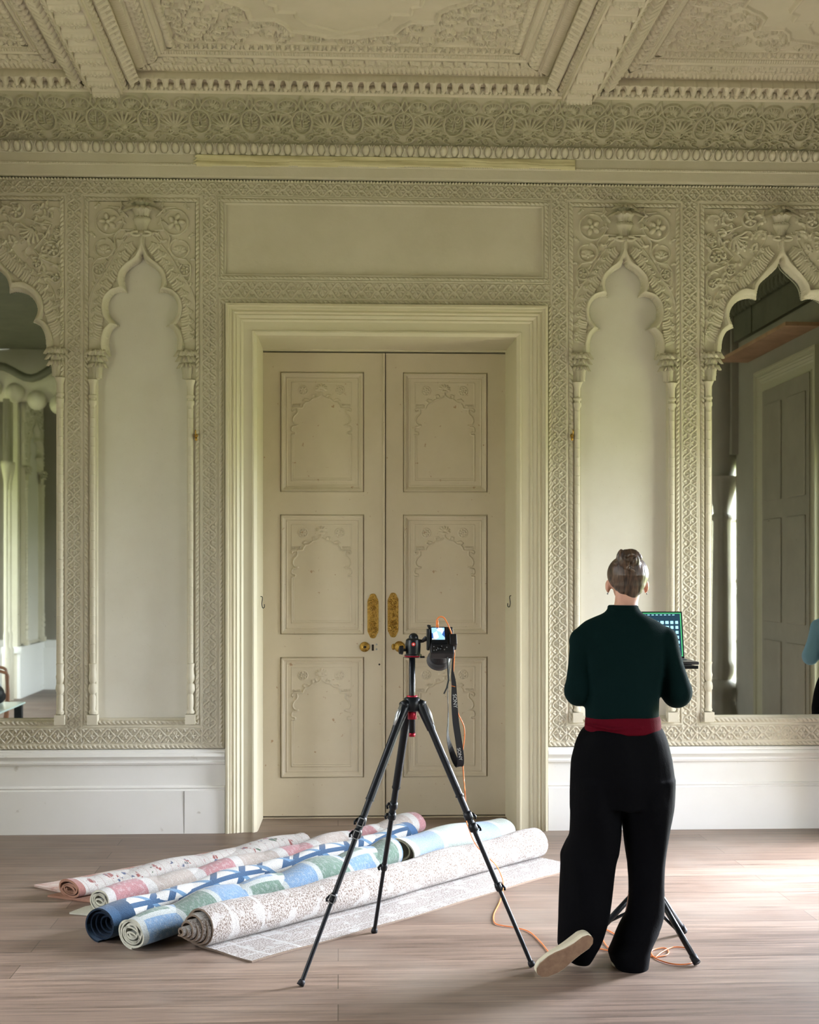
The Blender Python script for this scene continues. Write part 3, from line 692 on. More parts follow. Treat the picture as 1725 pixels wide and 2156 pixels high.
def b_flute(c, L): c.rect(-9, 9, -1, 9, lambda U, V: .010*np.abs(np.sin(np.pi*U/.014)))
def b_rope(c, L): c.rect(-9, 9, -1, 9, f_rope(True, 0, L, .022, .012))
BAYS = {'C': (bl1, brr0), 'L': (XL-.25, bl0), 'Rr': (brr1, XR+.1)}
tn = 11
for key, (x0, x1) in BAYS.items():
    r_ = ring('trim_%d' % tn, x0, x1, YEND, YC0, PROF, ZB, PLC); struct(r_); tn += 1
    sides = {'C': 'FLR', 'L': 'FR', 'Rr': 'FL'}[key]
    YD = -1.75
    for (i, fn) in ((1, b_egg), (3, b_mod), (5, b_rib), (7, b_leaf), (9, b_flute), (11, b_egg)):
        band('trim_%d' % tn, x0, x1, YEND, YC0, (PROF[i], PROF[i+1]), fn, 0, 0, sides)
    tn += 1
ring_in = PROF[-1][0]; ZP = ZB+PROF[-1][1]
def ceil_panel(name, x0, x1, outline, outline2):
    c = Canvas(x0+ring_in-.01, x1-ring_in+.01, -1.75, YC0-ring_in+.01, .0042); c.K = 1.6; U, V = np.meshgrid(c.u, c.v)
    r2 = random.Random(11); a0 = c.u[0]; a1 = c.u[-1]
    n_ = 0; pts = []
    for t in range(900):
        x, y = r2.uniform(a0, a1), r2.uniform(-1.75, c.v[-1]-.05); R_ = r2.uniform(.03, .055)
        if all(math.hypot(x-p, y-q) > (R_+s_)*.92 for p, q, s_ in pts): pts.append((x, y, R_))
    dd = c.dist(outline)
    for x, y, R_ in pts:
        a = r2.uniform(0, 6.28); sg = r2.choice((-1, 1)); c.spiral(x, y, R_, a, 1.2, .008, .016, sg, rend=.3); c.flower(x, y, R_*.5, 5, .016, a)
        for k in range(5): b_ = a+k*1.25; c.leafy(x+R_*math.cos(b_), y+R_*math.sin(b_), b_+sg*1.0, R_*1.0, .014, sg)
    c.H = np.where(dd < .02, 0, c.H)
    c.H = np.maximum(c.H, .016*np.sqrt(np.clip(1-(dd/.014)**2, 0, 1)))
    c.H = np.where(dd < -.012, -.006, c.H)
    for q in resample(outline+[outline[0]], int(7/.028)): c.ell(q[0], q[1], .009, .009, 0, .012)
    d2 = c.dist(outline2); c.H = np.where(d2 < 0, .014, c.H); c.H = np.maximum(c.H, .026*np.sqrt(np.clip(1-(d2/.012)**2, 0, 1)))
    for q in resample(outline2+[outline2[0]], int(5/.03)): c.ell(q[0], q[1], .008, .008, 0, .017)
    struct(c.mesh(name, lambda U, V, H: (U, V, ZP-H), PLC))
    return c
def PZ(px, py, Zc):
    d = ray(px, py); p = _C+d*((Zc-CAMH)/d.z); return (p.x, p.y)
k2 = 2.006
def med(pts, mx):       # half outline at the far side: pixel points from the centre line outward, mirrored about mx
    h = [PZ(a, b_, ZP) for a, b_ in pts]; c0 = mx; h = [(abs(x-c0), y) for x, y in h]; ym = -1.95
    full = h+[(x, 2*ym-y) for x, y in reversed(h)]; full += [(-x, y) for x, y in reversed(full)]
    return [(c0+x, y) for x, y in full]
mcx = PZ(723, 60, ZP)[0]
ho = [(723, 82), (755, 80), (690, 76)]; 
outl = med([(1450/k2, 152/k2), (1380/k2, 152/k2), (1330/k2, 140/k2), (1230/k2, 128/k2), (1200/k2, 100/k2), (1160/k2, 80/k2), (1055/k2, 78/k2), (1040/k2, 36/k2), (1000/k2, 15/k2), (950/k2, 0), (900/k2, -10)], mcx)
outl2 = med([(1450/k2, 128/k2), (1380/k2, 108/k2), (1300/k2, 92/k2), (1250/k2, 60/k2), (1245/k2, 40/k2), (1165/k2, 38/k2), (1160/k2, 10/k2), (1120/k2, 0)], mcx)
ceil_panel('trim_%d' % tn, bl1, brr0, outl, outl2); tn += 1
dxb = (BAYS['Rr'][0]+ring_in)-(bl1+ring_in); sh = lambda o, d_: [(x+d_, y) for x, y in o]
ceil_panel('trim_%d' % tn, BAYS['Rr'][0], BAYS['Rr'][0]+2.52, sh(outl, dxb), sh(outl2, dxb)); tn += 1
dxl = (bl0-2.52)-bl1
ceil_panel('trim_%d' % tn, bl0-2.52, bl0, sh(outl, dxl), sh(outl2, dxl)); tn += 1
# beams
for (x0, x1) in ((bl0, bl1), (brr0, brr1)):
    wd = x1-x0; c = Canvas(0, wd, 0, 2.2, .004); U, V = np.meshgrid(c.u, c.v); per = .165
    ph = (V/per) % 1; m_ = (U > .012) & (U < wd-.012)
    c.H = np.where(m_, np.where(ph < .16, .042+.008*np.abs(np.sin(U*np.pi/.02+V*60)), np.where(ph < .30, .030, np.where(ph < .36, .015, -.004))), .004)
    for k in range(14):
        v0_ = (k+.68)*per
        c.ell(wd*.5, v0_, wd*.20, .044, 0, .014); c.ell(wd*.24, v0_, .018, .040, .5, .014); c.ell(wd*.76, v0_, .018, .040, -.5, .014); c.flower(wd*.5, v0_, .036, 6, .020)
        for s_ in (-1, 1): c.leafy(wd*.5+s_*.02, v0_-.02, 1.57-s_*.9, .06, .018, s_)
    struct(c.mesh('trim_%d' % tn, lambda U, V, H: (x0+U, YC0-.005-V, ZB+.012-H), PLC, skirt=-.02)); tn += 1
    for s_ in (0, 1):   # rope down each edge of the beam
        mb = MB(); mb.box(x0-.004 if s_ == 0 else x1-.008, x0+.008 if s_ == 0 else x1+.004, YEND, YC0, ZB-.012, ZB+.03); struct(mb.build('trim_%d' % tn, PLC)); tn += 1
struct(MB().box(XL-.3, XR+.3, YEND-.3, .5, ZP+.03, ZP+.2).build('ceiling', PLC))
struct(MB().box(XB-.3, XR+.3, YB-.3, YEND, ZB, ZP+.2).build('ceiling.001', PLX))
# ------------------------------------------------------------------ dado and skirting
zz = lambda py, pr=0: P(250, py, -pr).z
dprof = [(.06, zz(1577)), (-.012, zz(1578)), (-.022, zz(1580)), (-.022, zz(1584)), (-.034, zz(1586)), (-.040, zz(1592)), (-.030, zz(1596)), (-.022, zz(1600)), (-.022, zz(1603)), (-.03, zz(1605)), (-.026, zz(1609)), (-.012, zz(1611)),
         (-.012, zz(1654)), (-.02, zz(1655)), (-.026, zz(1658)), (-.02, zz(1661)), (-.024, zz(1663)), (-.03, zz(1664)), (-.032, 0.0), (.06, 0)]
struct(MB().extr(dprof, XL, DXL-.004).build('baseboard_left', DADO)); struct(MB().extr(dprof, DXR+.004, XR).build('baseboard_right', DADO))
struct(MB().box(WX(389)-.001, WX(389)+.001, -.0325, -.02, .003, zz(1665)).build('trim_%d' % tn, DARKGAP)); tn += 1
# side walls plain frieze + skirting seen in the mirrors
for nm, x0, x1, y0, y1 in (('trim_%d' % tn, XR-.05, XR, -3.7, -3.2), ('trim_%d' % (tn+1), XR-.04, XR, -3.2, 0)):
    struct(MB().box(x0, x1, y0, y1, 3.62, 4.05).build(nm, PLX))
tn += 2
# ------------------------------------------------------------------ door surround and doors
def sweepU(name, prof, x0, x1, zt_, m, parent=None, y0=0.0):    # prof : (offset inward, height toward room)
    rows = []
    for t, h in prof: rows.append([(x0+t, y0-h, 0), (x0+t, y0-h, zt_-t), (x1-t, y0-h, zt_-t), (x1-t, y0-h, 0)])
    vs = [p for r_ in rows for p in r_]; k = len(prof)
    fs = [(i*4+j, (i+1)*4+j, (i+1)*4+j+1, i*4+j+1) for i in range(k-1) for j in range(3)]
    return MB().add(vs, fs).build(name, m, parent)
WS = WX(541)-DXL
def sprof(w, y_in=.45): return [(0, -.06), (0, .045), (.015*w/.19, .048), (.020*w/.19, .040), (.034*w/.19, .040), (.038*w/.19, .028), (.052*w/.19, .034), (.062*w/.19, .022), (.070*w/.19, .026), (.088*w/.19, .012), (.096*w/.19, .016), (.108*w/.19, .006),
                         (.160*w/.19, .006), (.163*w/.19, .014), (.172*w/.19, .014), (w, -.004), (w+.005, -.06), (w+.012, -y_in)]
sur = sweepU('door_surround', sprof(WS), DXL, DXR, ZSUR, SURR); sur.name = 'trim_%d' % tn; struct(sur); tn += 1
YD = .45
gx = lambda px, py=1205: P(px, py, YD).x
gz = lambda py, px=700: P(px, py, YD).z
struct(MB().box(DXL+.1, DXR-.1, YD-.02, YD+.14, -.02, .004).build('trim_%d' % tn, DOORM)); tn += 1
fz1 = gz(739); fxl, fxr = gx(549), gx(1069)
mb = MB(); mb.box(DXL+.1, fxl+.006, YD-.03, YD+.1, 0, fz1+.01); mb.box(fxr-.006, DXR-.1, YD-.03, YD+.1, 0, fz1+.01); mb.box(DXL+.1, DXR-.1, YD-.03, YD+.1, fz1-.004, ZSUR)
struct(mb.build('trim_%d' % tn, SURR)); tn += 1
def door_panel_canvas(w_, h_):
    c = Canvas(0, w_, 0, h_, .0033); c.K = 1.35; U, V = np.meshgrid(c.u, c.v)
    e = np.minimum(np.minimum(U, w_-U), np.minimum(V, h_-V))
    H = np.where(e < .004, -.016, np.where(e < .007, .0, np.where(e < .012, .010, np.where(e < .020, .006, np.where(e < .032, -.004, -.012)))))
    H = np.where((e > .038) & (e < .044), -.009, H)
    c.H = H
    S = 1/4.662/331
    ox, oy = 655, 1945
    g = lambda x, y: ((x-ox)*S*w_/((1480-655)*S), (oy-y)*S*h_/((1945-755)*S))
    b_ = -.012; r = .0035
    c.stroke([g(1352, 1830), g(768, 1830), g(768, 1370)], r, .004, base=b_); c.stroke([g(1352, 1830), g(1352, 1370)], r, .004, base=b_)
    c.stroke([g(1352, 1812), g(785, 1812), g(785, 1380)], .002, .003, base=b_)
    c.stroke([g(768, 1100), g(768, 858), g(1352, 858), g(1352, 1100)], .002, .0025, base=b_)
    half = [(1060, 950), (1052, 985), (1010, 1012), (975, 1020), (940, 1048), (905, 1058), (882, 1085), (870, 1110), (790, 1112), (770, 1130), (782, 1146), (800, 1135)]
    half2 = [(822, 1122), (822, 1160), (790, 1195), (778, 1235), (795, 1270), (830, 1280), (800, 1292), (772, 1300), (768, 1340), (800, 1352), (800, 1370), (768, 1375)]
    for f in (lambda x: x, lambda x: 2120-x):
        for h_s in (half, half2):
            c.stroke(catmull([g(f(x), y) for x, y in h_s], 3), .0036, .0058, base=b_)
        c.stroke([g(f(905), 1055), g(f(880), 1040), g(f(900), 1022), g(f(935), 1030)], .004, .005, base=b_); c.stroke([g(f(975), 1005), g(f(972), 985), g(f(1000), 978), g(f(1010), 995)], .004, .005, base=b_)
        for k in range(6): p = g(f(783+k*14), 1086); c.ell(p[0], p[1], .0035, .009, 0, .006, base=b_)
        p = g(f(880), 937); c.stroke([(p[0]+.028*math.cos(a), p[1]+.028*math.sin(a)) for a in np.linspace(0, 6.3, 20)], .003, .004, base=b_)
        for k in range(7): a = k*.898; c.ell(p[0]+.015*math.cos(a), p[1]+.015*math.sin(a), .009, .006, a, .006, base=b_)
        c.ell(p[0], p[1], .006, .006, 0, .007, base=b_)
    p = g(1060, 920)
    for k in range(7): a = -.2+(math.pi+.4)*k/6; c.ell(p[0]+.020*math.cos(a), p[1]+.016*math.sin(a), .018, .007, a, .008, base=b_)
    c.ell(p[0], p[1]-.012, .022, .008, 0, .009, base=b_); c.ell(p[0], p[1]-.03, .008, .006, 0, .006, base=b_)
    return c
def door_leaf(name, px0, px1, panels, mirror=False):
    root = empty(name, (gx(px0), YD, 0)); struct(root); x0 = gx(px0); x1 = gx(px1); W_ = x1-x0; Ztop = gz(743)
    pr = [(gx(a)-x0, gx(b_)-x0, gz(d), gz(c_)) for a, b_, c_, d in panels]
    pa, pb = pr[0][0], pr[0][1]; mb = MB()
    mb.box(0, pa, 0, .05, .012, Ztop); mb.box(pb, W_, 0, .05, .012, Ztop)
    zs = sorted([(q[2], q[3]) for q in pr]); z = .012
    for a, b_ in zs: mb.box(pa, pb, 0, .05, z, a); z = b_
    mb.box(pa, pb, 0, .05, z, Ztop); mb.box(.002, W_-.002, .03, .05, .012, Ztop)
    mb.build('door_frame', DOORM, root)
    src = None
    for q in pr:
        c = door_panel_canvas(q[1]-q[0], q[3]-q[2])
        c.mesh('door_panel', (lambda a, z_0: (lambda U, V, H: (U+a, -H+.0, V+z_0)))(q[0], q[2]), DOORM, root, skirt=0)
    return root, x0, W_
rows = [(783, 1036), (1083, 1336), (1383, 1638)]
dL, dLx, dLw = door_leaf('door_1', 554, 808.5, [(590, 767, a, b_) for a, b_ in rows])
dR, dRx, dRw = door_leaf('door_2', 812.5, 1066, [(849, 1027, a, b_) for a, b_ in rows])
mb = MB(); mb.box(gx(806)-dLx, gx(811)-dLx, -.012, .0, .012, gz(743)); o = mb.build('meeting_bead', DOORM, dL, bevel=.004)
def fingerplate(parent, px, py0, py1, x0):
    cx_ = gx(px)-x0; z0_, z1_ = gz(py1, px), gz(py0, px); hw_ = .0355; H_ = (z1_-z0_)/2; zc = (z0_+z1_)/2
    c = Canvas(cx_-hw_, cx_+hw_, z0_, z1_, .0016); U, V = np.meshgrid(c.u, c.v); u = np.abs(U-cx_)/hw_; v = np.abs(V-zc)
    top = H_-v; wlim = np.where(top > .048, 1.0, np.where(top > .03, .82+.18*np.clip((top-.03)/.018, 0, 1)**.5, .25+.55*np.sqrt(np.clip(top/.03, 0, 1))))
    c.mask = u <= wlim; c.H = .003+.0016*(np.sin(U*620)*np.sin(V*510)+np.cos((U-cx_)**2*90000+V*260))*(u < wlim*.8)
    c.H = np.where(u > wlim-.08, .005, c.H)
    for k in (-1, 1): c.ell(cx_, zc+k*(H_-.022), .003, .003, 0, .007)
    c.ell(cx_, zc, .009, .009, 0, .008); c.flower(cx_, zc+.05, .02, 6, .007); c.flower(cx_, zc-.05, .02, 6, .007); c.fan(cx_, zc-.10, .035, .3, 2.84, 5, .007); c.fan(cx_, zc+.10, .035, -.3, -2.84, 5, .007)
    c.mesh('finger_plate', lambda U, V, H: (U, -H, V), BRASS, parent, skirt=0)['label'] = 'engraved brass finger plate'
fingerplate(dL, 785.5, 1250, 1344, dLx); fingerplate(dR, 828, 1248, 1342, dRx)
def lathe_y(mb, prof, c, n=24):     # profile (r, distance toward room)
    M0 = mb.M; mb.M = Matrix.Translation(c) @ Matrix.Rotation(R(90), 4, 'X'); mb.lathe(prof, n=n); mb.M = M0
mb = MB(); lathe_y(mb, [(.032, 0), (.032, .006), (.026, .010), (.020, .014), (.016, .02), (.008, .022), (.006, .012)], (gx(768)-dLx, 0, gz(1362, 768))); mb.build('rose', BRASS, dL, True)
mb = MB(); lathe_y(mb, [(.008, 0), (.0075, .003), (.002, .004)], (gx(769)-dLx, -.021, gz(1362, 768))); mb.build('spindle_hole', DARKGAP, dL)
kx, kz = gx(841)-dRx, gz(1361, 841)
mb = MB(); lathe_y(mb, [(.034, 0), (.034, .006), (.026, .012), (.014, .02), (.011, .04), (.018, .05), (.032, .062), (.034, .075), (.024, .086), (.004, .09)], (kx, 0, kz)); o = mb.build('door_knob', BRASS, dR, True)
mb = MB(); mb.ball((gx(828)-dRx, -.045, kz), (.013, .012, .020), 14, 10); mb.tube([(kx, -.045, kz), (gx(828)-dRx, -.045, kz)], .007); mb.build('thumb_turn', BRASS, dR, True)
mb = MB(); mb.box(gx(783)-dLx, gx(787.5)-dLx, -.0012, .0, gz(1370, 785), gz(1357, 785)); mb.build('lock_hole', DARKGAP, dL)
mb = MB()
for (a, b_) in ((793, 1357), (793, 1367)): lathe_y(mb, [(.006, 0), (.006, .002), (.004, .003), (.001, .003)], (gx(a)-dLx, 0, gz(b_, 785)), 12)
mb.build('escutcheon_ring', ALU, dL)
mb = MB(); lathe_y(mb, [(.006, 0), (.006, .001), (.001, .001)], (gx(799)-dLx, 0, gz(1399, 799)), 12); mb.build('spy_hole', DARKGAP, dL)
# cabin hooks on both jambs, brass hooks beside the niches
def hook(px, py, s_):
    p = P(px, py, .2); x = (WX(541)+.012 if s_ > 0 else WX(1090)-.012)
    pts = [(x-s_*.002, .2, p.z+.035), (x+s_*.010, .2, p.z+.03), (x+s_*.006, .2, p.z-.01), (x+s_*.012, .2, p.z-.035), (x+s_*.022, .2, p.z-.03), (x+s_*.022, .2, p.z-.012)]
    o = MB().tube(catmull(pts, 3), .0025, 8).build('cabin_hook', BLACKM, None, True)
    return tag(o, 'small dark iron hook hanging on the %s door jamb' % ('left' if s_ > 0 else 'right'), 'hook')
hook(548, 1268, 1); hook(1075, 1266, -1)
for px, py, lab in ((413, 917, 'small brass hook beside the left plain niche near the doors'), (1205, 917, 'small brass hook beside the right plain niche above the person')):
    p = P(px, py, -.02); mb = MB(); lathe_y(mb, [(.011, 0), (.012, .012), (.006, .018), (.005, .02)], (p.x, -.008, p.z), 14)
    mb.tube(catmull([(p.x, -.02, p.z), (p.x, -.045, p.z+.004), (p.x, -.055, p.z+.024), (p.x, -.045, p.z+.03)], 4), .004, 8); mb.ball((p.x, -.018, p.z-.02), (.008, .006, .012))
    tag(mb.build('brass_hook', BRASS, None, True), lab, 'hook')
# ================================================================== parts of the room seen in the mirrors
def sweepU_side(name, x, y0, y1, zt_, m):      # surround on the right wall
    o = sweepU(name, sprof(.19, .02), y0, y1, zt_, m); o.matrix_world = Matrix.Translation((x, 0, 0)) @ Matrix.Rotation(R(-90), 4, 'Z') @ Matrix.Scale(-1, 4, (1, 0, 0)); return o
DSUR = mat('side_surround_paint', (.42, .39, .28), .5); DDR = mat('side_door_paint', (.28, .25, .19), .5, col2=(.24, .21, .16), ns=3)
sd = sweepU_side('trim_%d' % tn, XR, -3.15, -1.68, 3.26, DSUR); struct(sd); tn += 1
dd_ = empty('door_3', (XR-.012, -2.42, 0)); struct(dd_)
mb = MB(); mb.box(-.01, .012, -.56, .56, .01, 3.08); mb.build('door_leaf', DDR, dd_)
for z0, z1 in ((.25, 1.0), (1.15, 2.0), (2.15, 2.95)):
    for s_ in (-.28, .28):
        mb = MB(); mb.box(-.022, -.009, s_-.21, s_+.21, z0, z1); mb.build('door_panel', DDR, dd_, bevel=.01)
SHELF = mat('bare_wood', (.42, .25, .15), .6, col2=(.32, .18, .10), ns=6)
tag(box_obj('wooden_shelf', XR-.26, XR, -3.45, -1.7, 3.40, 3.43, SHELF), 'pinkish bare wood shelf above the side door, seen in the right mirror', 'shelf')
def big_column(x, y, m=None, k=.88):
    mb = MB(); r = .10; mb.M = Matrix.Diagonal((1, 1, k, 1)); Zt = ZB/k
    mb.lathe([(.2, 0), (.2, .12), (.17, .16), (.19, .3), (.13, .42), (.15, .5), (.17, .56), (.14, .62), (r*.9, .66), (r*1.15, .72), (r*1.2, .8), (r, .86), (r*.82, 2.3), (r*1.0, 2.32), (r*1.0, 2.36), (r*.8, 2.38), (r*.85, 2.45), (r*1.5, 2.72), (r*1.8, 2.76), (.01, 2.76)], (x, y, 0), 32, flute=.08, fn=12)
    for k in range(0):
        a = k*math.pi/4; mb.leaf((x+.13*math.cos(a), y+.13*math.sin(a), 2.74), (math.cos(a), math.sin(a), 0), (0, 0, 1), .07, .34, .13, .4)
    mb.lathe([(.10, 2.74), (.14, 3.0), (.16, 3.3), (.16, 3.7), (.16, Zt)], (x, y, 0), 16)
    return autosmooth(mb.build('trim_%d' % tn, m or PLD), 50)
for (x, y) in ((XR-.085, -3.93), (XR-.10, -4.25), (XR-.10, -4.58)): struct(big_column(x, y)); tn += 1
# far wall niches and bay (seen in the left mirror)
q_ = dup(nB, (-3.885, -9.12, 0), R(90), 'trim_%d' % tn); q_.scale = (1.6, 1, 1); tn += 1
struct(box_obj('wall_niche', -4.12, -3.95, YB, -8.48, 0, ZC, PL)); struct(MB().box(-3.95, -3.91, YB, -8.46, 0, .60).build('trim_%d' % tn, DADO)); tn += 1
struct(MB().box(-4.14, -3.89, YB, -8.44, .56, .64).build('trim_%d' % tn, DADO)); tn += 1
for y in (-8.30, -8.13):
    mb = MB(); mb.lathe([(.05, .0), (.05, .62), (.03, .66), (.036, .8), (.02, .86), (.028, .95), (.022, 1.0), (.022, 2.55), (.03, 2.57), (.024, 2.6), (.035, 2.68), (.065, 2.85), (.065, 2.9), (.04, 2.9), (.04, 3.65)], (-4.0, y, 0), 16); struct(mb.build('trim_%d' % tn, PL, None, True)); tn += 1
hood = MB()
for k in range(7):
    x = -4.75+k*.27; hood.ball((x, -8.30, 3.70+.10*math.sin(k*.9)), (.12, .12, .12), 18, 12)
hood.box(-5.3, -2.9, -8.5, -8.3, 3.66, ZB); struct(hood.build('trim_%d' % tn, PL, None, True)); tn += 1
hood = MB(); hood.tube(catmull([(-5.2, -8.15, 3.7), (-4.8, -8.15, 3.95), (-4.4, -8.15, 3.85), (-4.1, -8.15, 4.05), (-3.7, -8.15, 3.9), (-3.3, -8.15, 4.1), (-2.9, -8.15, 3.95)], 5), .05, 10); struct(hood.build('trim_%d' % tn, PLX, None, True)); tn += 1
dm = MB(); dm.box(XB, XR, YB, YB+.05, 0, .62); dm.box(XB, XR, YB, YB+.09, .58, .66); struct(dm.build('baseboard_front', DADO))
lt = Canvas(-4.10, -3.90, 2.95, 4.1, .006); lt.rect(-9, 9, 0, 9, f_lattice(False, -4.10, -3.90, .16)); lt.H *= 1.6
struct(lt.mesh('trim_%d' % tn, lambda U, V, H: (XR-.065-H, U, V), PLD)); tn += 1
struct(box_obj('trim_%d' % tn, XR-.06, XR, -5.6, -3.72, 2.62, ZB, PLD)); tn += 1
eg2 = Canvas(-3.9, 0, 3.84, 3.96, .006); eg2.rect(-9, 9, 0, 9, f_egg(3.84, 3.96, .10, .03)); struct(eg2.mesh('trim_%d' % tn, lambda U, V, H: (XR-.055-H, U, V), PLX)); tn += 1
# ================================================================== rugs
def rug_mat(name, builder, rough=.95, val=.60):
    m = bpy.data.materials.new(name); m.use_nodes = True; nt = m.node_tree; b = nt.nodes['Principled BSDF']
    b.inputs['Roughness'].default_value = rough; b.inputs['Specular IOR Level'].default_value = .15; b.inputs['Sheen Weight'].default_value = .15
    uv = nd(nt, 'ShaderNodeUVMap'); uv.uv_map = 'UVMap'; s_ = nd(nt, 'ShaderNodeSeparateXYZ'); nt.links.new(uv.outputs[0], s_.inputs[0])
    tc = nd(nt, 'ShaderNodeTexCoord')
    n = nd(nt, 'ShaderNodeTexNoise'); n.inputs['Scale'].default_value = 220; n.inputs['Detail'].default_value = 3; nt.links.new(tc.outputs['Object'], n.inputs['Vector'])
    bp = nd(nt, 'ShaderNodeBump'); bp.inputs['Strength'].default_value = .7; bp.inputs['Distance'].default_value = .004; nt.links.new(n.outputs[0], bp.inputs['Height']); nt.links.new(bp.outputs[0], b.inputs['Normal'])
    col = builder(nt, s_.outputs[0], s_.outputs[1], uv.outputs[0])
    mx = nd(nt, 'ShaderNodeMix', data_type='RGBA', blend_type='MULTIPLY'); mx.inputs[0].default_value = .45
    nt.links.new(col, mx.inputs[6]); r = nd(nt, 'ShaderNodeValToRGB'); r.color_ramp.elements[0].position = .35; r.color_ramp.elements[1].position = .6; r.color_ramp.elements[0].color = (.45, .45, .45, 1)
    nt.links.new(n.outputs[0], r.inputs[0]); nt.links.new(r.outputs[0], mx.inputs[7]); hv = nd(nt, 'ShaderNodeHueSaturation'); hv.inputs['Value'].default_value = val; hv.inputs['Saturation'].default_value = .92; nt.links.new(mx.outputs[2], hv.inputs['Color']); nt.links.new(hv.outputs[0], b.inputs['Base Color']); return m
def M_(nt, op, a, b=None, c=None):
    n = nd(nt, 'ShaderNodeMath', operation=op)
    for i, v in enumerate((a, b, c)):
        if v is None: continue
        if isinstance(v, (int, float)): n.inputs[i].default_value = v
        else: nt.links.new(v, n.inputs[i])
    return n.outputs[0]
def MIX(nt, f, a, b):
    n = nd(nt, 'ShaderNodeMix', data_type='RGBA')
    for i, v in ((0, f), (6, a), (7, b)):
        if isinstance(v, tuple): n.inputs[i].default_value = v+(1,)
        elif isinstance(v, (int, float)): n.inputs[i].default_value = v
        else: nt.links.new(v, n.inputs[i])
    return n.outputs[2]
def noise(nt, vec, sc, detail=2, thr=.55, w_=.04, stretch=None):
    if stretch:
        mp = nd(nt, 'ShaderNodeMapping'); mp.inputs['Scale'].default_value = stretch; nt.links.new(vec, mp.inputs['Vector']); vec = mp.outputs[0]
    n = nd(nt, 'ShaderNodeTexNoise'); n.inputs['Scale'].default_value = sc; n.inputs['Detail'].default_value = detail; nt.links.new(vec, n.inputs['Vector'])
    return M_(nt, 'SMOOTHSTEP' if False else 'MULTIPLY', M_(nt, 'MINIMUM', M_(nt, 'MAXIMUM', M_(nt, 'DIVIDE', M_(nt, 'SUBTRACT', n.outputs[0], thr), w_), 0.0), 1.0), 1.0)
# u = across (around the roll, metres, 0 at the outer end), v = along the axis (metres)
def b_tan(nt, u, v, uv):
    c = MIX(nt, noise(nt, uv, 105, 3, .50, .04, (1, 1.9, 1)), (.74, .67, .60), (.30, .22, .17))
    c = MIX(nt, M_(nt, 'MULTIPLY', noise(nt, uv, 13, 5, .55, .05), .8), c, (.80, .76, .71))
    for (lo, hi) in ((.10, .112), (.26, .275)):
        f = M_(nt, 'MULTIPLY', M_(nt, 'GREATER_THAN', v, lo), M_(nt, 'LESS_THAN', v, hi)); c = MIX(nt, f, c, (.82, .78, .74))
        f = M_(nt, 'MULTIPLY', M_(nt, 'GREATER_THAN', u, lo-.03), M_(nt, 'LESS_THAN', u, hi-.035)); c = MIX(nt, f, c, (.82, .78, .74))
    return c
def check(nt, x, per, lo, hi): fr_ = M_(nt, 'FRACT', M_(nt, 'DIVIDE', x, per)); return M_(nt, 'MULTIPLY', M_(nt, 'GREATER_THAN', fr_, lo), M_(nt, 'LESS_THAN', fr_, hi))
def b_bluegreen(nt, u, v, uv):
    c = MIX(nt, 0.0, (.62, .68, .60), (.62, .68, .60))
    a = check(nt, v, .44, .0, .5); b = check(nt, M_(nt, 'ADD', u, .06), .48, .0, .5)
    x = M_(nt, 'ABSOLUTE', M_(nt, 'SUBTRACT', a, b))
    c = MIX(nt, x, (.20, .32, .24), (.24, .42, .64))
    l1 = check(nt, v, .22, .0, .14); l2 = check(nt, M_(nt, 'ADD', u, .06), .24, .0, .12)
    c = MIX(nt, M_(nt, 'MAXIMUM', l1, l2), c, (.66, .71, .66))
    return MIX(nt, M_(nt, 'MULTIPLY', noise(nt, uv, 60, 2, .5, .1), .25), c, (.75, .78, .74))
def b_pale(nt, u, v, uv):
    a = check(nt, v, .5, .1, .55)
    c = MIX(nt, a, (.62, .70, .62), (.42, .57, .75)); l1 = check(nt, v, .25, .0, .14); return MIX(nt, l1, c, (.78, .80, .76))
def b_blue(nt, u, v, uv):
    c = MIX(nt, 0.0, (.72, .71, .66), (.72, .71, .66))
    z = M_(nt, 'PINGPONG', M_(nt, 'ADD', v, M_(nt, 'MULTIPLY', u, 1.2)), .10); f = M_(nt, 'LESS_THAN', z, .024); c = MIX(nt, f, c, (.035, .11, .23))
    z2 = M_(nt, 'PINGPONG', M_(nt, 'SUBTRACT', v, M_(nt, 'MULTIPLY', u, 1.0)), .10); f2 = M_(nt, 'LESS_THAN', z2, .018); c = MIX(nt, f2, c, (.14, .30, .48))
    l = check(nt, u, .26, .0, .09); c = MIX(nt, l, c, (.035, .11, .23))
    e_ = M_(nt, 'LESS_THAN', v, .14); c = MIX(nt, e_, c, (.02, .07, .15)); e_ = M_(nt, 'LESS_THAN', v, .05); c = MIX(nt, e_, c, (.035, .11, .22))
    return MIX(nt, M_(nt, 'LESS_THAN', M_(nt, 'ABSOLUTE', M_(nt, 'SUBTRACT', v, 2.32)), .06), c, (.05, .15, .33))
def b_pink(nt, u, v, uv):
    a = check(nt, v, .56, .08, .42); b = check(nt, v, .56, .52, .96)
    c = MIX(nt, a, (.74, .72, .68), (.58, .27, .28)); c = MIX(nt, b, c, (.58, .50, .43))
    s_ = noise(nt, uv, 50, 2, .52, .08); return MIX(nt, M_(nt, 'MULTIPLY', s_, .3), c, (.80, .77, .72))
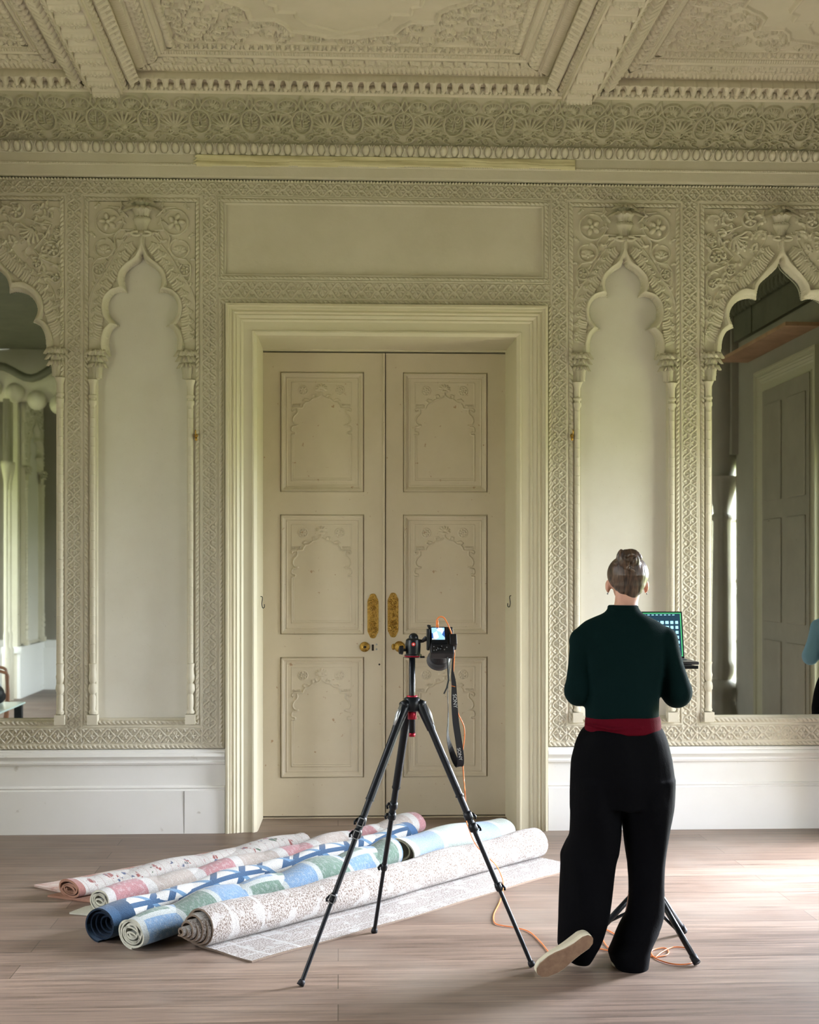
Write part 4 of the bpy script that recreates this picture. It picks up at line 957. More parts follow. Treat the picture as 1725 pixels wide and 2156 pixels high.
def b_red(nt, u, v, uv):
    c = MIX(nt, 0.0, (.72, .68, .62), (.72, .68, .62))
    c = MIX(nt, noise(nt, uv, 16, 4, .60, .02), c, (.40, .12, .10)); c = MIX(nt, noise(nt, uv, 11, 4, .63, .02), c, (.10, .17, .10)); c = MIX(nt, noise(nt, uv, 22, 4, .64, .02), c, (.10, .14, .25))
    c = MIX(nt, check(nt, v, .05, 0, .10), c, (.62, .52, .46))
    c = MIX(nt, M_(nt, 'LESS_THAN', v, .035), c, (.46, .20, .16)); return MIX(nt, M_(nt, 'LESS_THAN', u, .05), c, (.50, .22, .18))
def rug(name, P0, P1, a, b, thick, mt, label, flap=0, inner=.25, wob=.004, turns=None, tilt=0, seed=1, side=1, back=None, cone=0, nseg=70, taper=1.0):
    """rolled rug lying on the floor from P0 (near end) to P1; a,b half width/height; flap = metres left unrolled toward the viewer"""
    P0 = Vector((P0[0], P0[1], 0)); P1 = Vector((P1[0], P1[1], 0)); ax = (P1-P0); L = ax.length; ax.normalize(); ac = Vector((ax.y, -ax.x, 0))*side
    pts = []; pitch = thick*1.25/((a+b)/2); n_t = turns or (1-inner)/pitch
    if flap: pts += [(flap*(1-t), thick*.5) for t in np.linspace(0, 1, 14)[:-1]]
    nn = int(34*n_t)
    for i in range(nn+1):
        t = i/nn; s_ = 1-(1-inner)*t; th = -math.pi/2-t*n_t*2*math.pi
        pts.append((a*s_*math.cos(th)*1.0, b+(b*s_-thick*.5)*math.sin(th)+ (0)))
    d = [0]
    for i in range(len(pts)-1): d.append(d[-1]+math.hypot(pts[i+1][0]-pts[i][0], pts[i+1][1]-pts[i][1]))
    K = len(pts); nx = []
    for i in range(K):
        p, q = pts[max(i-1, 0)], pts[min(i+1, K-1)]; tx, tz = q[0]-p[0], q[1]-p[1]; l = math.hypot(tx, tz)+1e-9; nx.append((-tz/l, tx/l))
    N = nseg; r2 = np.random.default_rng(seed); ph = r2.uniform(0, 6.28, 6)
    co = []; uvs = []; up = Vector((0, 0, 1))
    for j in range(N+1):
        t = j/N; v = L*t; wb = 1+wob/a*(math.sin(v*7+ph[0])+.6*math.sin(v*17+ph[1])); sw = wob*2.2*math.sin(v*3.1+ph[2]); tp = 1+(taper-1)*t
        for sd in (0, 1):
            for i, (x, z) in enumerate(pts):
                o_ = thick*(.5 if sd == 0 else -.5); xx = x+nx[i][0]*o_; z2 = z+nx[i][1]*o_
                if i >= (14 if flap else 0): xx *= wb*tp; z2 = max(.0008, z2*(1+wob/b*math.sin(v*9+ph[3]+i*.1))*tp)
                else: z2 = max(.0008, z2+.002*math.sin(v*11+x*20)*(1 if sd else 1)) if sd else max(.0008, z2)
                fr_ = (i-(14 if flap else 0))/max(1, nn)
                push = -cone*max(0, fr_)*(1-t)**8   # inner turns pushed out of the near end
                co.append(P0+ax*(v+push)+ac*(xx+sw)+up*z2)
    vs = co; fs = []; fuv = []
    def id_(j, sd, i): return (j*2+sd)*K+i
    for j in range(N):
        for i in range(K-1):
            for sd in (0, 1):
                q = [id_(j, sd, i), id_(j, sd, i+1), id_(j+1, sd, i+1), id_(j+1, sd, i)]; w_ = [(d[i], L*j/N), (d[i+1], L*j/N), (d[i+1], L*(j+1)/N), (d[i], L*(j+1)/N)]
                if sd: q.reverse(); w_.reverse()
                fs.append(q); fuv.append((w_, 1 if sd and i >= (14 if flap else 0)+8 else 0))
    for j in (0, N):
        for i in range(K-1): fs.append([id_(j, 0, i), id_(j, 1, i), id_(j, 1, i+1), id_(j, 0, i+1)]); fuv.append(([(d[i], 0)]*4, 1))
    for i in (0, K-1):
        for j in range(N): fs.append([id_(j, 0, i), id_(j+1, 0, i), id_(j+1, 1, i), id_(j, 1, i)]); fuv.append(([(d[i], 0)]*4, 1))
    me = bpy.data.meshes.new(name); me.from_pydata([tuple(p) for p in vs], [], fs); uvl = me.uv_layers.new(name='UVMap')
    flat_ = []
    for w_, sd in fuv:
        for q in w_: flat_ += [q[0], q[1]]
    uvl.data.foreach_set('uv', flat_)
    me.materials.append(mt); me.materials.append(back or mt)
    # the pile side faces outward
    mi = [sd for _, sd in fuv]
    for k in range(len(fuv)-2*(K-1)-2*N, len(fuv)): mi[k] = 1
    me.polygons.foreach_set('material_index', mi)
    o = bpy.data.objects.new(name, me); COL.objects.link(o); me.polygons.foreach_set('use_smooth', [True]*len(me.polygons))
    try: me.set_sharp_from_angle(angle=R(50))
    except Exception: pass
    me.update(); tag(o, label, 'rug', 'rugs lying on the floor'); return o
def fl(px, py): p = FLR(px, py); return (p.x, p.y)
BK_T = mat('jute_backing', (.17, .125, .09), .95, bump=(200, .5)); BK_G = mat('cream_backing', (.50, .49, .40), .95, bump=(200, .5)); BK_B = mat('blue_backing', (.005, .015, .032), .95, bump=(200, .5)); BK_R = mat('red_backing', (.36, .19, .13), .95, bump=(200, .5))
rug('rolled_rug', fl(428, 1997), fl(1130, 1808), .088, .084, .0085, rug_mat('tan_rug', b_tan, val=.50), 'thick rolled rug in speckled tan and cream, nearest the camera tripod', flap=.31, inner=.12, cone=.12, seed=3, back=BK_T)
rug('rolled_rug', fl(278, 2000), fl(815, 1832), .092, .066, .0095, rug_mat('blue_green_rug', b_bluegreen, val=.50), 'loosely rolled rug with blue and green checks between the blue zigzag and tan rugs', inner=.22, seed=5, back=BK_G, wob=.010, taper=1.25)
rug('rolled_rug', fl(838, 1828), fl(1062, 1776), .13, .088, .009, rug_mat('pale_rug', b_pale), 'short pale blue and green rug roll with a flared open end near the doors', inner=.5, seed=6, back=BK_G, wob=.006, turns=2, taper=.9)
rug('rolled_rug', fl(203, 1984), fl(858, 1786), .078, .072, .008, rug_mat('blue_rug', b_blue), 'rolled rug with blue zigzags on cream and a dark blue end', inner=.25, seed=8, back=BK_B, cone=-.10, wob=.006)
rug('rolled_rug', fl(213, 1922), fl(880, 1756), .072, .052, .009, rug_mat('pink_rug', b_pink), 'rolled rug with pink and beige patches, behind the blue zigzag rug', inner=.3, seed=9, back=BK_G, taper=1.2, wob=.007)
rug('rolled_rug', fl(150, 1894), fl(640, 1786), .085, .046, .011, rug_mat('red_rug', b_red), 'flattened cream rug with red border and small flowers, farthest left', flap=.0, inner=.3, seed=10, back=BK_R, wob=.006)
# loose end of the cream rug spread on the floor beyond its roll
def flat_rug(pts, h, mt, name, parent_label, parent=None):
    mb = MB(); n = len(pts); mb.add([(x, y, .001) for x, y in pts]+[(x, y, h) for x, y in pts], [tuple(range(n-1, -1, -1)), tuple(range(n, 2*n))]+[(i, (i+1) % n, n+(i+1) % n, n+i) for i in range(n)])
    o = mb.build(name, mt); 
    if parent: o.parent = parent
    return o
RUG_R = [o for o in bpy.data.objects if o.name.startswith('rolled_rug')][-1]; RUG_P = [o for o in bpy.data.objects if o.name.startswith('rolled_rug')][-2]
uvfix = mat('cream_rug_flap', (.62, .56, .50), .95, col2=(.46, .24, .20), ns=9, bump=(200, .5))
flat_rug([fl(72, 1868), fl(120, 1860), fl(640, 1760), fl(650, 1785), fl(150, 1884), fl(118, 1878)], .012, uvfix, 'loose_end', '', RUG_R)
flat_rug([fl(100, 1889), fl(150, 1878), fl(260, 1880), fl(190, 1901)], .010, BK_R, 'loose_end', '', RUG_R)
flat_rug([fl(146, 1925), fl(180, 1912), fl(300, 1890), fl(250, 1925), fl(196, 1930)], .009, BK_G, 'loose_end', '', RUG_P)
# ================================================================== tripod with camera
TY = -CAMD+5.33
tr = empty('camera_tripod', P(868, 1478, TY)); tr.location.z = 0
tag(tr, 'black three-legged camera tripod with red collar standing over the rugs', 'tripod')
O_ = Vector((tr.location.x, tr.location.y, 0))
T = lambda px, py, dy=0: P(px, py, TY+dy)-O_
hub = T(868, 1480)
feet = [FLR(632, 2077)-O_, FLR(788, 1964)-O_, FLR(1122, 2036)-O_]
mb = MB(); mb.tube([hub+Vector((0, 0, -.125)), hub+Vector((0, 0, .20))], .0125, 14); mb.build('centre_column', BLACKM, tr, True)
for a_, b_, r_, nm in ((-.135, -.12, .0128, 'column_end_cap'), (-.065, -.03, .018, 'red_collar'), (.022, .03, .022, 'red_ring')):
    mb = MB(); mb.tube([hub+Vector((0, 0, a_)), hub+Vector((0, 0, b_))], r_, 16); mb.build(nm, REDM, tr, True)
mb = MB(); mb.lathe([(.02, -.035), (.034, -.028), (.036, .0), (.032, .02), (.02, .026)], hub, 20)
for f in feet:
    d = (f-hub); d.z = 0; d.normalize(); s_ = hub+d*.025; s_.z = hub.z; mb.tube([s_, s_+d*.022+Vector((0, 0, -.012))], [.019, .022], 10)
mb.build('hub', BLACKM, tr, True)
for k, f in enumerate(feet):
    d = (f-hub); dh = Vector((d.x, d.y, 0)).normalized(); top = hub+dh*.034+Vector((0, 0, -.002)); L = (f-top).length; dn = (f-top).normalized(); at_ = lambda t: top+dn*(L*t)
    mb = MB()
    mb.tube([at_(0), at_(.02), at_(.10)], [.020, .022, .0175], 12)
    mb.tube([at_(.09), at_(.35)], .0165 if k < 2 else .0148, 14); mb.tube([at_(.35), at_(.355)], .018, 14); mb.tube([at_(.355), at_(.47)], .0135, 14)
    mb.tube([at_(.46), at_(.70)], .0105, 12); mb.tube([at_(.69), at_(.985)], .0085, 12)
    leg = mb.build('leg', BLACKM, tr); autosmooth(leg, 40)
    for t in (.43, .475, .70):
        mb = MB(); rr = .0185 if t < .6 else .0145; mb.tube([at_(t-.016), at_(t-.006), at_(t+.010), at_(t+.014)], [rr*.85, rr, rr, rr*.8], 12)
        sd = dn.cross(Vector((0, 1, 0))).normalized()*(-1 if k != 1 else 1); q = at_(t); side_ = Vector((-1, 0, 0)) if k < 2 else Vector((1, 0, 0))
        mb.tube([q+side_*rr+dn*-.012, q+side_*(rr+.009)+dn*.002, q+side_*(rr+.004)+dn*.014], .005, 8); mb.build('leg_clamp', BLACKM, leg, True)
        if k == 0:
            mb = MB(); M0 = Matrix.Translation(q+Vector((-.004, -rr-.001, 0))) @ Matrix.Rotation(math.atan2(dn.x, -dn.z)*-1+R(90), 4, 'Y')
            mb.M = M0; w1, w2 = .0165, .0125
            mb.box(-w1, w1, -.003, .002, w2-.003, w2); mb.box(-w1, w1, -.003, .002, -w2, -w2+.003); mb.box(-w1, -w1+.003, -.003, .002, -w2, w2); mb.box(w1-.003, w1, -.003, .002, -w2, w2); mb.build('lever_plate', ALU, leg)
    mb = MB(); mb.tube([at_(.978), at_(.985), f+Vector((0, 0, .004))], [.011, .0135, .0145], 12); mb.build('rubber_foot', RUBBER, leg, True)
    mb = MB(); a_ = at_(.012)+dh*.013+Vector((0, 0, .012)); b_ = at_(.085)+dh*.013+Vector((0, 0, .006)); mb.tube([a_, (a_+b_)/2+dh*.004, b_], [.009, .0115, .009], 10, flat=.6); mb.build('angle_lock', ALU, leg, True)
hd = T(870, 1362)
mb = MB(); mb.lathe([(.032, -.042), (.034, -.036), (.034, -.030), (.029, -.028), (.030, -.01), (.0315, .01), (.029, .028), (.022, .034), (.018, .034)], hd, 24); mb.ball(hd+Vector((.002, 0, .036)), .020, 16, 10)
mb.tube([hd+Vector((0, 0, .03)), hd+Vector((.036, 0, .022))], .007, 10); mb.box(hd.x-.02, hd.x+.046, hd.y-.012, hd.y+.012, hd.z-.044, hd.z-.037)
o = mb.build('ball_head', BLACKM, tr); autosmooth(o, 40)
mb = MB(); mb.tube([hd+Vector((-.026, -.008, -.012)), hd+Vector((-.042, -.012, -.012))], .006, 10); mb.tube([hd+Vector((-.042, -.012, -.012)), hd+Vector((-.056, -.014, -.011))], [.019, .016], 8); mb.build('locking_knob', RUBBER, tr)
mb = MB(); lathe_y(mb, [(.0075, 0), (.0075, .0012), (.001, .0012)], (hd.x+.0, hd.y-.0305, hd.z+.012), 14); mb.build('red_badge', mat('badge_red', (.8, .03, .03), .4), tr)
mb = MB(); pts = [];
for k in range(10): a = math.pi/2+k*math.pi/5; rr = .0055 if k % 2 == 0 else .0025; pts.append((hd.x+rr*math.cos(a), hd.z+.012+rr*math.sin(a)))
mb.prism(pts, hd.y-.0324, hd.y-.0316); mb.build('badge_star', mat('badge_white', (.8, .7, .7), .4), tr)
mb = MB(); mb.tube([hd+Vector((0, 0, -.037))+Vector((.033*math.cos(a), .033*math.sin(a), 0)) for a in np.linspace(math.pi*1.0, math.pi*1.75, 9)], .0028, 6); mb.build('red_ring', REDM, tr)
pl = T(901, 1345); mb = MB(); mb.box(pl.x-.005, pl.x+.005, pl.y-.03, pl.y+.02, pl.z-.045, pl.z+.04); mb.tube([hd+Vector((.034, 0, .02)), pl+Vector((-.004, 0, .004))], [.006, .011], 10)
mb.build('plate_clamp', BLACKM, tr, bevel=.002)
# camera, turned on its side and tipped down
CB = empty('camera', O_+T(930, 1352)); tag(CB, 'black digital camera mounted sideways on the tripod, screen lit', 'camera')
tip = R(-38); CM = Matrix.Rotation(tip, 4, 'X')
CBLK = mat('camera_black', (.010, .010, .012), .42, bump=(400, .2)); 
def cb(mb): mb.M = CM; return mb
mb = cb(MB()); mb.box(-.048, .048, -.020, .024, -.066, .064); o = mb.build('camera_body', CBLK, CB, bevel=.006)
mb = cb(MB()); mb.box(.030, .060, -.030, .016, -.030, .022); mb.build('viewfinder', CBLK, CB, bevel=.005)
mb = cb(MB()); mb.box(-.044, .022, -.026, -.018, -.022, .058); mb.build('screen_housing', BLACKM, CB, bevel=.002)
SCR = bpy.data.materials.new('camera_screen'); SCR.use_nodes = True; nt = SCR.node_tree; b = nt.nodes['Principled BSDF']; tc = nd(nt, 'ShaderNodeTexCoord')
wv = nd(nt, 'ShaderNodeTexVoronoi'); wv.inputs['Scale'].default_value = 55; wv.inputs['Randomness'].default_value = .7; mpn = nd(nt, 'ShaderNodeMapping'); mpn.inputs['Rotation'].default_value = (0, R(35), 0); mpn.inputs['Scale'].default_value = (1, 1, .45)
nt.links.new(tc.outputs['Object'], mpn.inputs[0]); nt.links.new(mpn.outputs[0], wv.inputs['Vector'])
r = nd(nt, 'ShaderNodeValToRGB'); r.color_ramp.interpolation = 'CONSTANT'; sxx = nd(nt, 'ShaderNodeSeparateColor'); nt.links.new(wv.outputs['Color'], sxx.inputs[0]); nt.links.new(sxx.outputs[0], r.inputs[0])
r.color_ramp.elements[0].color = (.02, .10, .35, 1); r.color_ramp.elements[1].position = .25; r.color_ramp.elements[1].color = (.35, .65, .9, 1)
e = r.color_ramp.elements.new(.6); e.color = (.75, .85, .95, 1); e = r.color_ramp.elements.new(.85); e.color = (.5, .55, .55, 1)
nt.links.new(r.outputs[0], b.inputs['Emission Color']); b.inputs['Emission Strength'].default_value = .55; b.inputs['Base Color'].default_value = (.02, .02, .02, 1)
mb = cb(MB()); mb.box(-.040, .012, -.0272, -.0255, -.006, .052); mb.build('screen', SCR, CB)
BTN = mat('button_grey', (.16, .16, .17), .5)
for (x, z) in ((-.034, -.036), (-.024, -.052), (-.002, -.034), (.008, -.05), (.018, -.040), (-.034, -.054)): mb = cb(MB()); mb.ball((x, -.021, z), (.0025, .002, .0025), 8, 6); mb.build('button', BTN, CB, True)
mb = cb(MB()); mb.tube([(-.012, -.020, -.044), (-.012, -.023, -.044)], .009, 14); mb.build('control_wheel', BLACKM, CB, True)
for (x, z) in ((-.036, .066), (.0, .067), (.028, .066)): mb = cb(MB()); mb.tube([(x, 0, z-.004), (x, 0, z+.004)], .006, 10); mb.build('dial', BLACKM, CB)
mb = cb(MB())
mb.tube([(-.046, -.014, .055), (-.052, -.016, .07), (-.044, -.01, .072)], .005, 8); mb.build('strap_lug', BLACKM, CB)
mb = cb(MB()); lathe_y(mb, [(.03, 0)], (0, 0, 0), 3) if False else None
M0 = mb.M; mb.M = M0 @ Matrix.Translation((-.004, .02, .0)) @ Matrix.Rotation(R(-90), 4, 'X'); mb.lathe([(.034, 0), (.036, .01), (.036, .05), (.038, .055), (.040, .085), (.034, .088), (.030, .080)], n=28, flute=.02, fn=28); o = mb.build('lens', CBLK, CB); autosmooth(o, 40)
mb = cb(MB()); mb.M = CM @ Matrix.Translation((-.004, .02, .0)) @ Matrix.Rotation(R(-90), 4, 'X'); mb.lathe([(.038, .086), (.046, .092), (.050, .112), (.048, .112), (.040, .09)], n=28); mb.build('lens_hood', mat('hood_grey', (.05, .05, .055), .5), CB, True)
mb = MB(); g = lambda px, py, dy=0: P(px, py, TY+dy)-O_-(CB.location-O_)
def ribbon(mb, pts, w_, th=.0018, tw=None):
    pts = [Vector(p) for p in pts]; k = len(pts); vs = []
    for i, p in enumerate(pts):
        t = (pts[min(i+1, k-1)]-pts[max(i-1, 0)]).normalized(); a = (tw[i] if tw else 0); sdv = Vector((math.cos(a), math.sin(a), 0)); sdv = (sdv-t*sdv.dot(t)).normalized(); n = t.cross(sdv).normalized()
        wi = w_[i] if hasattr(w_, '__len__') else w_
        vs += [p-sdv*wi/2-n*th/2, p+sdv*wi/2-n*th/2, p+sdv*wi/2+n*th/2, p-sdv*wi/2+n*th/2]
    fs = [(i*4+j, i*4+(j+1) % 4, (i+1)*4+(j+1) % 4, (i+1)*4+j) for i in range(k-1) for j in range(4)]+[(3, 2, 1, 0), (4*k-4, 4*k-3, 4*k-2, 4*k-1)]
    mb.add(vs, fs)
sp = [(956, 1358), (954, 1385), (953, 1410), (954, 1425), (956, 1442), (957, 1480), (960, 1520), (966, 1560), (970, 1590), (970, 1608), (966, 1613), (958, 1600), (950, 1578), (943, 1550), (944, 1520), (944, 1490), (943, 1465), (944, 1440), (948, 1400), (950, 1372)]
ys = [0, -.005, -.01, -.01, -.012, -.012, -.012, -.014, -.014, -.01, .0, .008, .012, .014, .014, .012, .01, .008, .004, 0]
sw_ = [.006, .006, .008, .016, .020, .026, .027, .027, .027, .027, .027, .026, .024, .016, .012, .008, .007, .006, .006, .006]
pts = catmull([tuple(g(a, b_, y)) for (a, b_), y in zip(sp, ys)], 4); wds = list(np.interp(np.linspace(0, 1, len(pts)), np.linspace(0, 1, len(sw_)), sw_))
tws = list(np.interp(np.linspace(0, 1, len(pts)), [0, .2, .5, .6, .7, .8, 1], [0, .3, .1, .2, 1.0, 1.3, 1.2]))
STR = mat('strap_fabric', (.014, .014, .017), .7); ribbon(mb, pts, wds, tw=tws); strap = mb.build('neck_strap', STR, CB); strap['label'] = 'black neck strap with white lettering'
mb = MB(); a_, b_ = g(951, 1444, -.0155), g(959, 1446, -.0155); mb.tube([a_, b_], .0014, 6); mb.build('orange_stripe', ORANGE, strap)
mb = MB(); mb.tube([g(942, 1382, -.03), g(944, 1410, -.03), g(945, 1432, -.03), g(941, 1448, -.03), g(935, 1461, -.03)], [.0035, .004, .004, .003, .003], 8); mb.build('strap_tail', BLACKM, CB)
WHT = mat('white_print', (.62, .62, .60), .5)
def text(body, size, loc, rot, parent, m, ext=.0004, name='lettering'):
    c = bpy.data.curves.new(name, 'FONT'); c.body = body; c.size = size; c.extrude = ext; c.align_x = 'CENTER'; c.align_y = 'CENTER'; c.materials.append(m)
    o = bpy.data.objects.new(name, c); COL.objects.link(o); dg = bpy.context.evaluated_depsgraph_get(); me = bpy.data.meshes.new_from_object(o.evaluated_get(dg)); bpy.data.objects.remove(o)
    o = bpy.data.objects.new(name, me); COL.objects.link(o); o.location = loc; o.rotation_euler = rot; o.parent = parent; return o
t1 = text('SONY', .021, g(958, 1476, -.0165), (R(90), R(86), 0), strap, WHT)
t2 = text('SONY', .019, g(968, 1588, -.0175), (R(90), R(80), 0), strap, WHT)
# tether cable : one orange cable from the camera along the floor to the laptop stand
cp = []
for px, py, dy in ((921, 1318, -.01), (920, 1306, -.01), (926, 1299, -.01), (935, 1301, -.01), (944, 1316, -.01), (952, 1338, 0), (957, 1372, .03), (955, 1410, .03), (952, 1440, .03), (955, 1480, .03), (966, 1505, .02), (977, 1530, .02), (978, 1555, .02), (974, 1590, .02), (977, 1640, .02), (980, 1680, .03)): cp.append(tuple(P(px, py, TY+dy)))
for px, py, z in ((980, 1710, .30), (984, 1735, .22), (1000, 1775, .17), (1022, 1800, .175), (1045, 1822, .13), (1058, 1850, .02), (1060, 1872, .012)): cp.append(tuple(FLR(px, py, z)))
for px, py in ((1052, 1900), (1040, 1925), (1042, 1943), (1060, 1949), (1085, 1953), (1115, 1962), (1140, 1985), (1162, 2010), (1190, 2018), (1230, 2004), (1262, 1998), (1275, 2000), (1285, 2000), (1275, 1988), (1265, 1968), (1270, 1955), (1300, 1970), (1340, 2000), (1372, 2014), (1400, 2012), (1408, 2005), (1400, 1996), (1375, 2000), (1372, 2008), (1385, 2020), (1420, 2030), (1455, 2028), (1465, 2014), (1450, 1998), (1420, 1994), (1395, 2004), (1380, 2016)): cp.append(tuple(FLR(px, py, .004)))
mb = MB(); mb.tube(catmull(cp, 6), .0026, 8); cab = mb.build('tether_cable', ORANGE, None, True); tag(cab, 'orange tether cable running from the camera across the floor to the laptop stand', 'cable')
mb = MB(); a_ = P(921, 1318, TY-.01); mb.tube([a_+Vector((0, 0, -.006)), a_+Vector((0, 0, .022))], [.0065, .005], 10); mb.build('cable_plug', ORANGE, cab, True)
# ================================================================== the person
PY = -2.8
pr0 = P(1315, 1205, PY)
per = empty('person', (pr0.x, PY, 0)); tag(per, 'person seen from behind in dark green sweater and wide black trousers, working at a laptop', 'person')
def G(px, py, dy=0.0): p = P(px, py, PY+dy); return Vector((p.x-pr0.x, dy, p.z))
def loft(mb, rings, n=24):
    """rings of (centre, rx, ry)"""
    vs = []
    for c, rx, ry in rings:
        for j in range(n): a = 2*math.pi*j/n; vs.append((c[0]+rx*math.cos(a), c[1]+ry*math.sin(a), c[2]))
    k = len(rings); fs = [(i*n+j, i*n+(j+1) % n, (i+1)*n+(j+1) % n, (i+1)*n+j) for i in range(k-1) for j in range(n)]
    fs += [tuple(range(n-1, -1, -1)), tuple((k-1)*n+j for j in range(n))]; mb.add(vs, fs)
def remesh(o, vox, it=6, fac=.5):
    r = o.modifiers.new('r', 'REMESH'); r.mode = 'VOXEL'; r.voxel_size = vox; r.use_smooth_shade = True
    if it: s_ = o.modifiers.new('s', 'SMOOTH'); s_.iterations = it; s_.factor = fac
    dg = bpy.context.evaluated_depsgraph_get(); me = bpy.data.meshes.new_from_object(o.evaluated_get(dg)); o.modifiers.clear(); o.data = me
    me.polygons.foreach_set('use_smooth', [True]*len(me.polygons)); return o
def cloth(o, amp, sc):     # soft folds
    from mathutils import noise as mn
    me = o.data; n = len(me.vertices); co = np.empty(n*3, np.float32); me.vertices.foreach_get('co', co); no = np.empty(n*3, np.float32); me.vertices.foreach_get('normal', no)
    co = co.reshape(-1, 3); no = no.reshape(-1, 3)
    k = np.array([mn.noise(Vector((p[0]*sc[0]+p[2]*1.7, p[1]*sc[1], p[2]*sc[2]))) for p in co]); k = np.sign(k)*np.abs(k)**.8
    me.vertices.foreach_set('co', (co+no*(k*amp)[:, None]).astype(np.float32).ravel()); me.update(); return o
def ringpx(y, xl, xr, ry, dy=0): a = G(xl, y); b = G(xr, y); return ((a+b)/2+Vector((0, dy, 0)), (b.x-a.x)/2, ry)
SKIN = mat('skin', (.60, .33, .24), .5, col2=(.55, .29, .21), ns=20); SKIN.node_tree.nodes['Principled BSDF'].inputs['Subsurface Weight'].default_value = .1
SWM = mat('green_knit', (.0008, .0085, .0085), .9, sheen=.02, bump=(260, .2), spec=.08); SWM.node_tree.nodes['Principled BSDF'].inputs['Sheen Tint'].default_value = (.1, .55, .5, 1)
TRM = mat('black_trousers', (.0007, .0008, .0014), .85, bump=(160, .12), spec=.08); SASH = mat('red_waistband', (.075, .0008, .006), .85, spec=.08, bump=(200, .15))
HAIR = mat('brown_hair', (.16, .085, .045), .42, spec=.5)
nt = HAIR.node_tree; b = nt.nodes['Principled BSDF']; tc = nd(nt, 'ShaderNodeTexCoord'); mpn = nd(nt, 'ShaderNodeMapping'); mpn.inputs['Scale'].default_value = (150, 20, 20); nt.links.new(tc.outputs['Object'], mpn.inputs[0])
n = nd(nt, 'ShaderNodeTexNoise'); n.inputs['Scale'].default_value = 1; n.inputs['Detail'].default_value = 4; nt.links.new(mpn.outputs[0], n.inputs['Vector'])
r = nd(nt, 'ShaderNodeValToRGB'); r.color_ramp.elements[0].position = .35; r.color_ramp.elements[1].position = .68; r.color_ramp.elements[0].color = (.025, .014, .010, 1); r.color_ramp.elements[1].color = (.13, .075, .045, 1)
nt.links.new(n.outputs[0], r.inputs[0]); nt.links.new(r.outputs[0], b.inputs['Base Color'])
bp = nd(nt, 'ShaderNodeBump'); bp.inputs['Strength'].default_value = .6; bp.inputs['Distance'].default_value = .004; nt.links.new(n.outputs[0], bp.inputs['Height']); nt.links.new(bp.outputs[0], b.inputs['Normal'])
hc = G(1322, 1214, .055)
def hand(mb, wrist, d, side):      # d direction of the fingers, palm down
    d = Vector(d).normalized(); s_ = d.cross(Vector((0, 0, 1))).normalized()*side; w = Vector(wrist)
    mb.tube([w-d*.02, w+d*.02, w+d*.055, w+d*.085], [.024, .028, .036, .034], 12, flat=.45)
    for k, (o_, L) in enumerate(((-.028, .066), (-.009, .076), (.010, .071), (.027, .056))):
        b0 = w+d*.080+s_*o_; mb.tube([b0, b0+d*L*.42+Vector((0, 0, .010)), b0+d*L*.75+Vector((0, 0, .002)), b0+d*L*.95+Vector((0, 0, -.014))], [.0088, .0084, .0078, .0066], 8)
    b0 = w+d*.030-s_*.030; mb.tube([b0, b0+d*.025-s_*.018, b0+d*.052-s_*.022+Vector((0, 0, -.008))], [.011, .0095, .0078], 8)
hL, hR = G(1318, 1384, .25), G(1372, 1384, .25)
eL, eR = G(1220, 1446, .02), G(1424, 1448, .02)
sL, sR = G(1240, 1350, .0), G(1388, 1350, .0)
mb = MB()
mb.ball(hc, (.072, .088, .088), 20, 14); mb.ball(hc+Vector((0, .03, -.045)), (.052, .062, .062), 16, 12)
mb.tube([hc+Vector((0, -.02, -.04)), G(1319, 1268, .02), G(1317, 1300, .0), G(1315, 1330, 0)], [.050, .046, .052, .07], 16)
mb.ball(hc+Vector((0, .100, -.030)), (.013, .020, .014), 10, 8); mb.tube([hc+Vector((0, .084, .0)), hc+Vector((0, .104, -.030))], [.007, .011], 8)   # nose
mb.ball(hc+Vector((0, .085, -.064)), (.022, .011, .006), 12, 8); mb.ball(hc+Vector((0, .084, -.072)), (.018, .010, .006), 12, 8); mb.ball(hc+Vector((0, .075, -.098)), (.022, .018, .014), 12, 8)
for s_ in (-1, 1):
    mb.ball(hc+Vector((s_*.077, .012, -.038)), (.011, .017, .026), 12, 10); mb.ball(hc+Vector((s_*.075, .014, -.058)), (.007, .009, .009), 8, 6); mb.ball(hc+Vector((s_*.04, .072, -.035)), (.022, .016, .016), 10, 8)
loft(mb, [ringpx(1300, 1290, 1342, .05), ringpx(1335, 1245, 1382, .07), ringpx(1400, 1245, 1378, .08), ringpx(1500, 1252, 1372, .075), ringpx(1560, 1248, 1382, .09), ringpx(1640, 1245, 1385, .08)])
for s_, e_, h_, sd in ((sL, eL, hL, 1), (sR, eR, hR, -1)):
    mb.tube([s_, (s_+e_)/2, e_, e_+(h_-e_)*.5, h_], [.036, .034, .030, .028, .021], 12)
    hand(mb, h_, Vector((.25*sd, 1, -.05)), -sd)
legs = ((G(1275, 1640, 0), G(1250, 1800, .0), G(1215, 1975, -.02)), (G(1352, 1640, 0), G(1362, 1810, .02), G(1325, 2015, .02)))
for a_, k_, f_ in legs: mb.tube([a_, (a_+k_)/2, k_, (k_+f_)/2, f_], [.078, .066, .050, .048, .035], 12)
body = mb.build('body', SKIN, per); remesh(body, .0055, 4)
EYW = mat('eye_white', (.75, .73, .70), .2); IRS = mat('iris', (.05, .08, .10), .2)
for s_ in (-1, 1):
    mb = MB(); mb.ball(hc+Vector((s_*.030, .082, -.018)), (.012, .009, .008), 12, 8); ey = mb.build('eye', EYW, per, True)
    mb = MB(); mb.ball(hc+Vector((s_*.030, .0895, -.018)), (.0045, .0025, .0045), 10, 8); mb.build('iris', IRS, ey, True)
mb = MB(); hc2 = G(1322.5, 1211, .045)
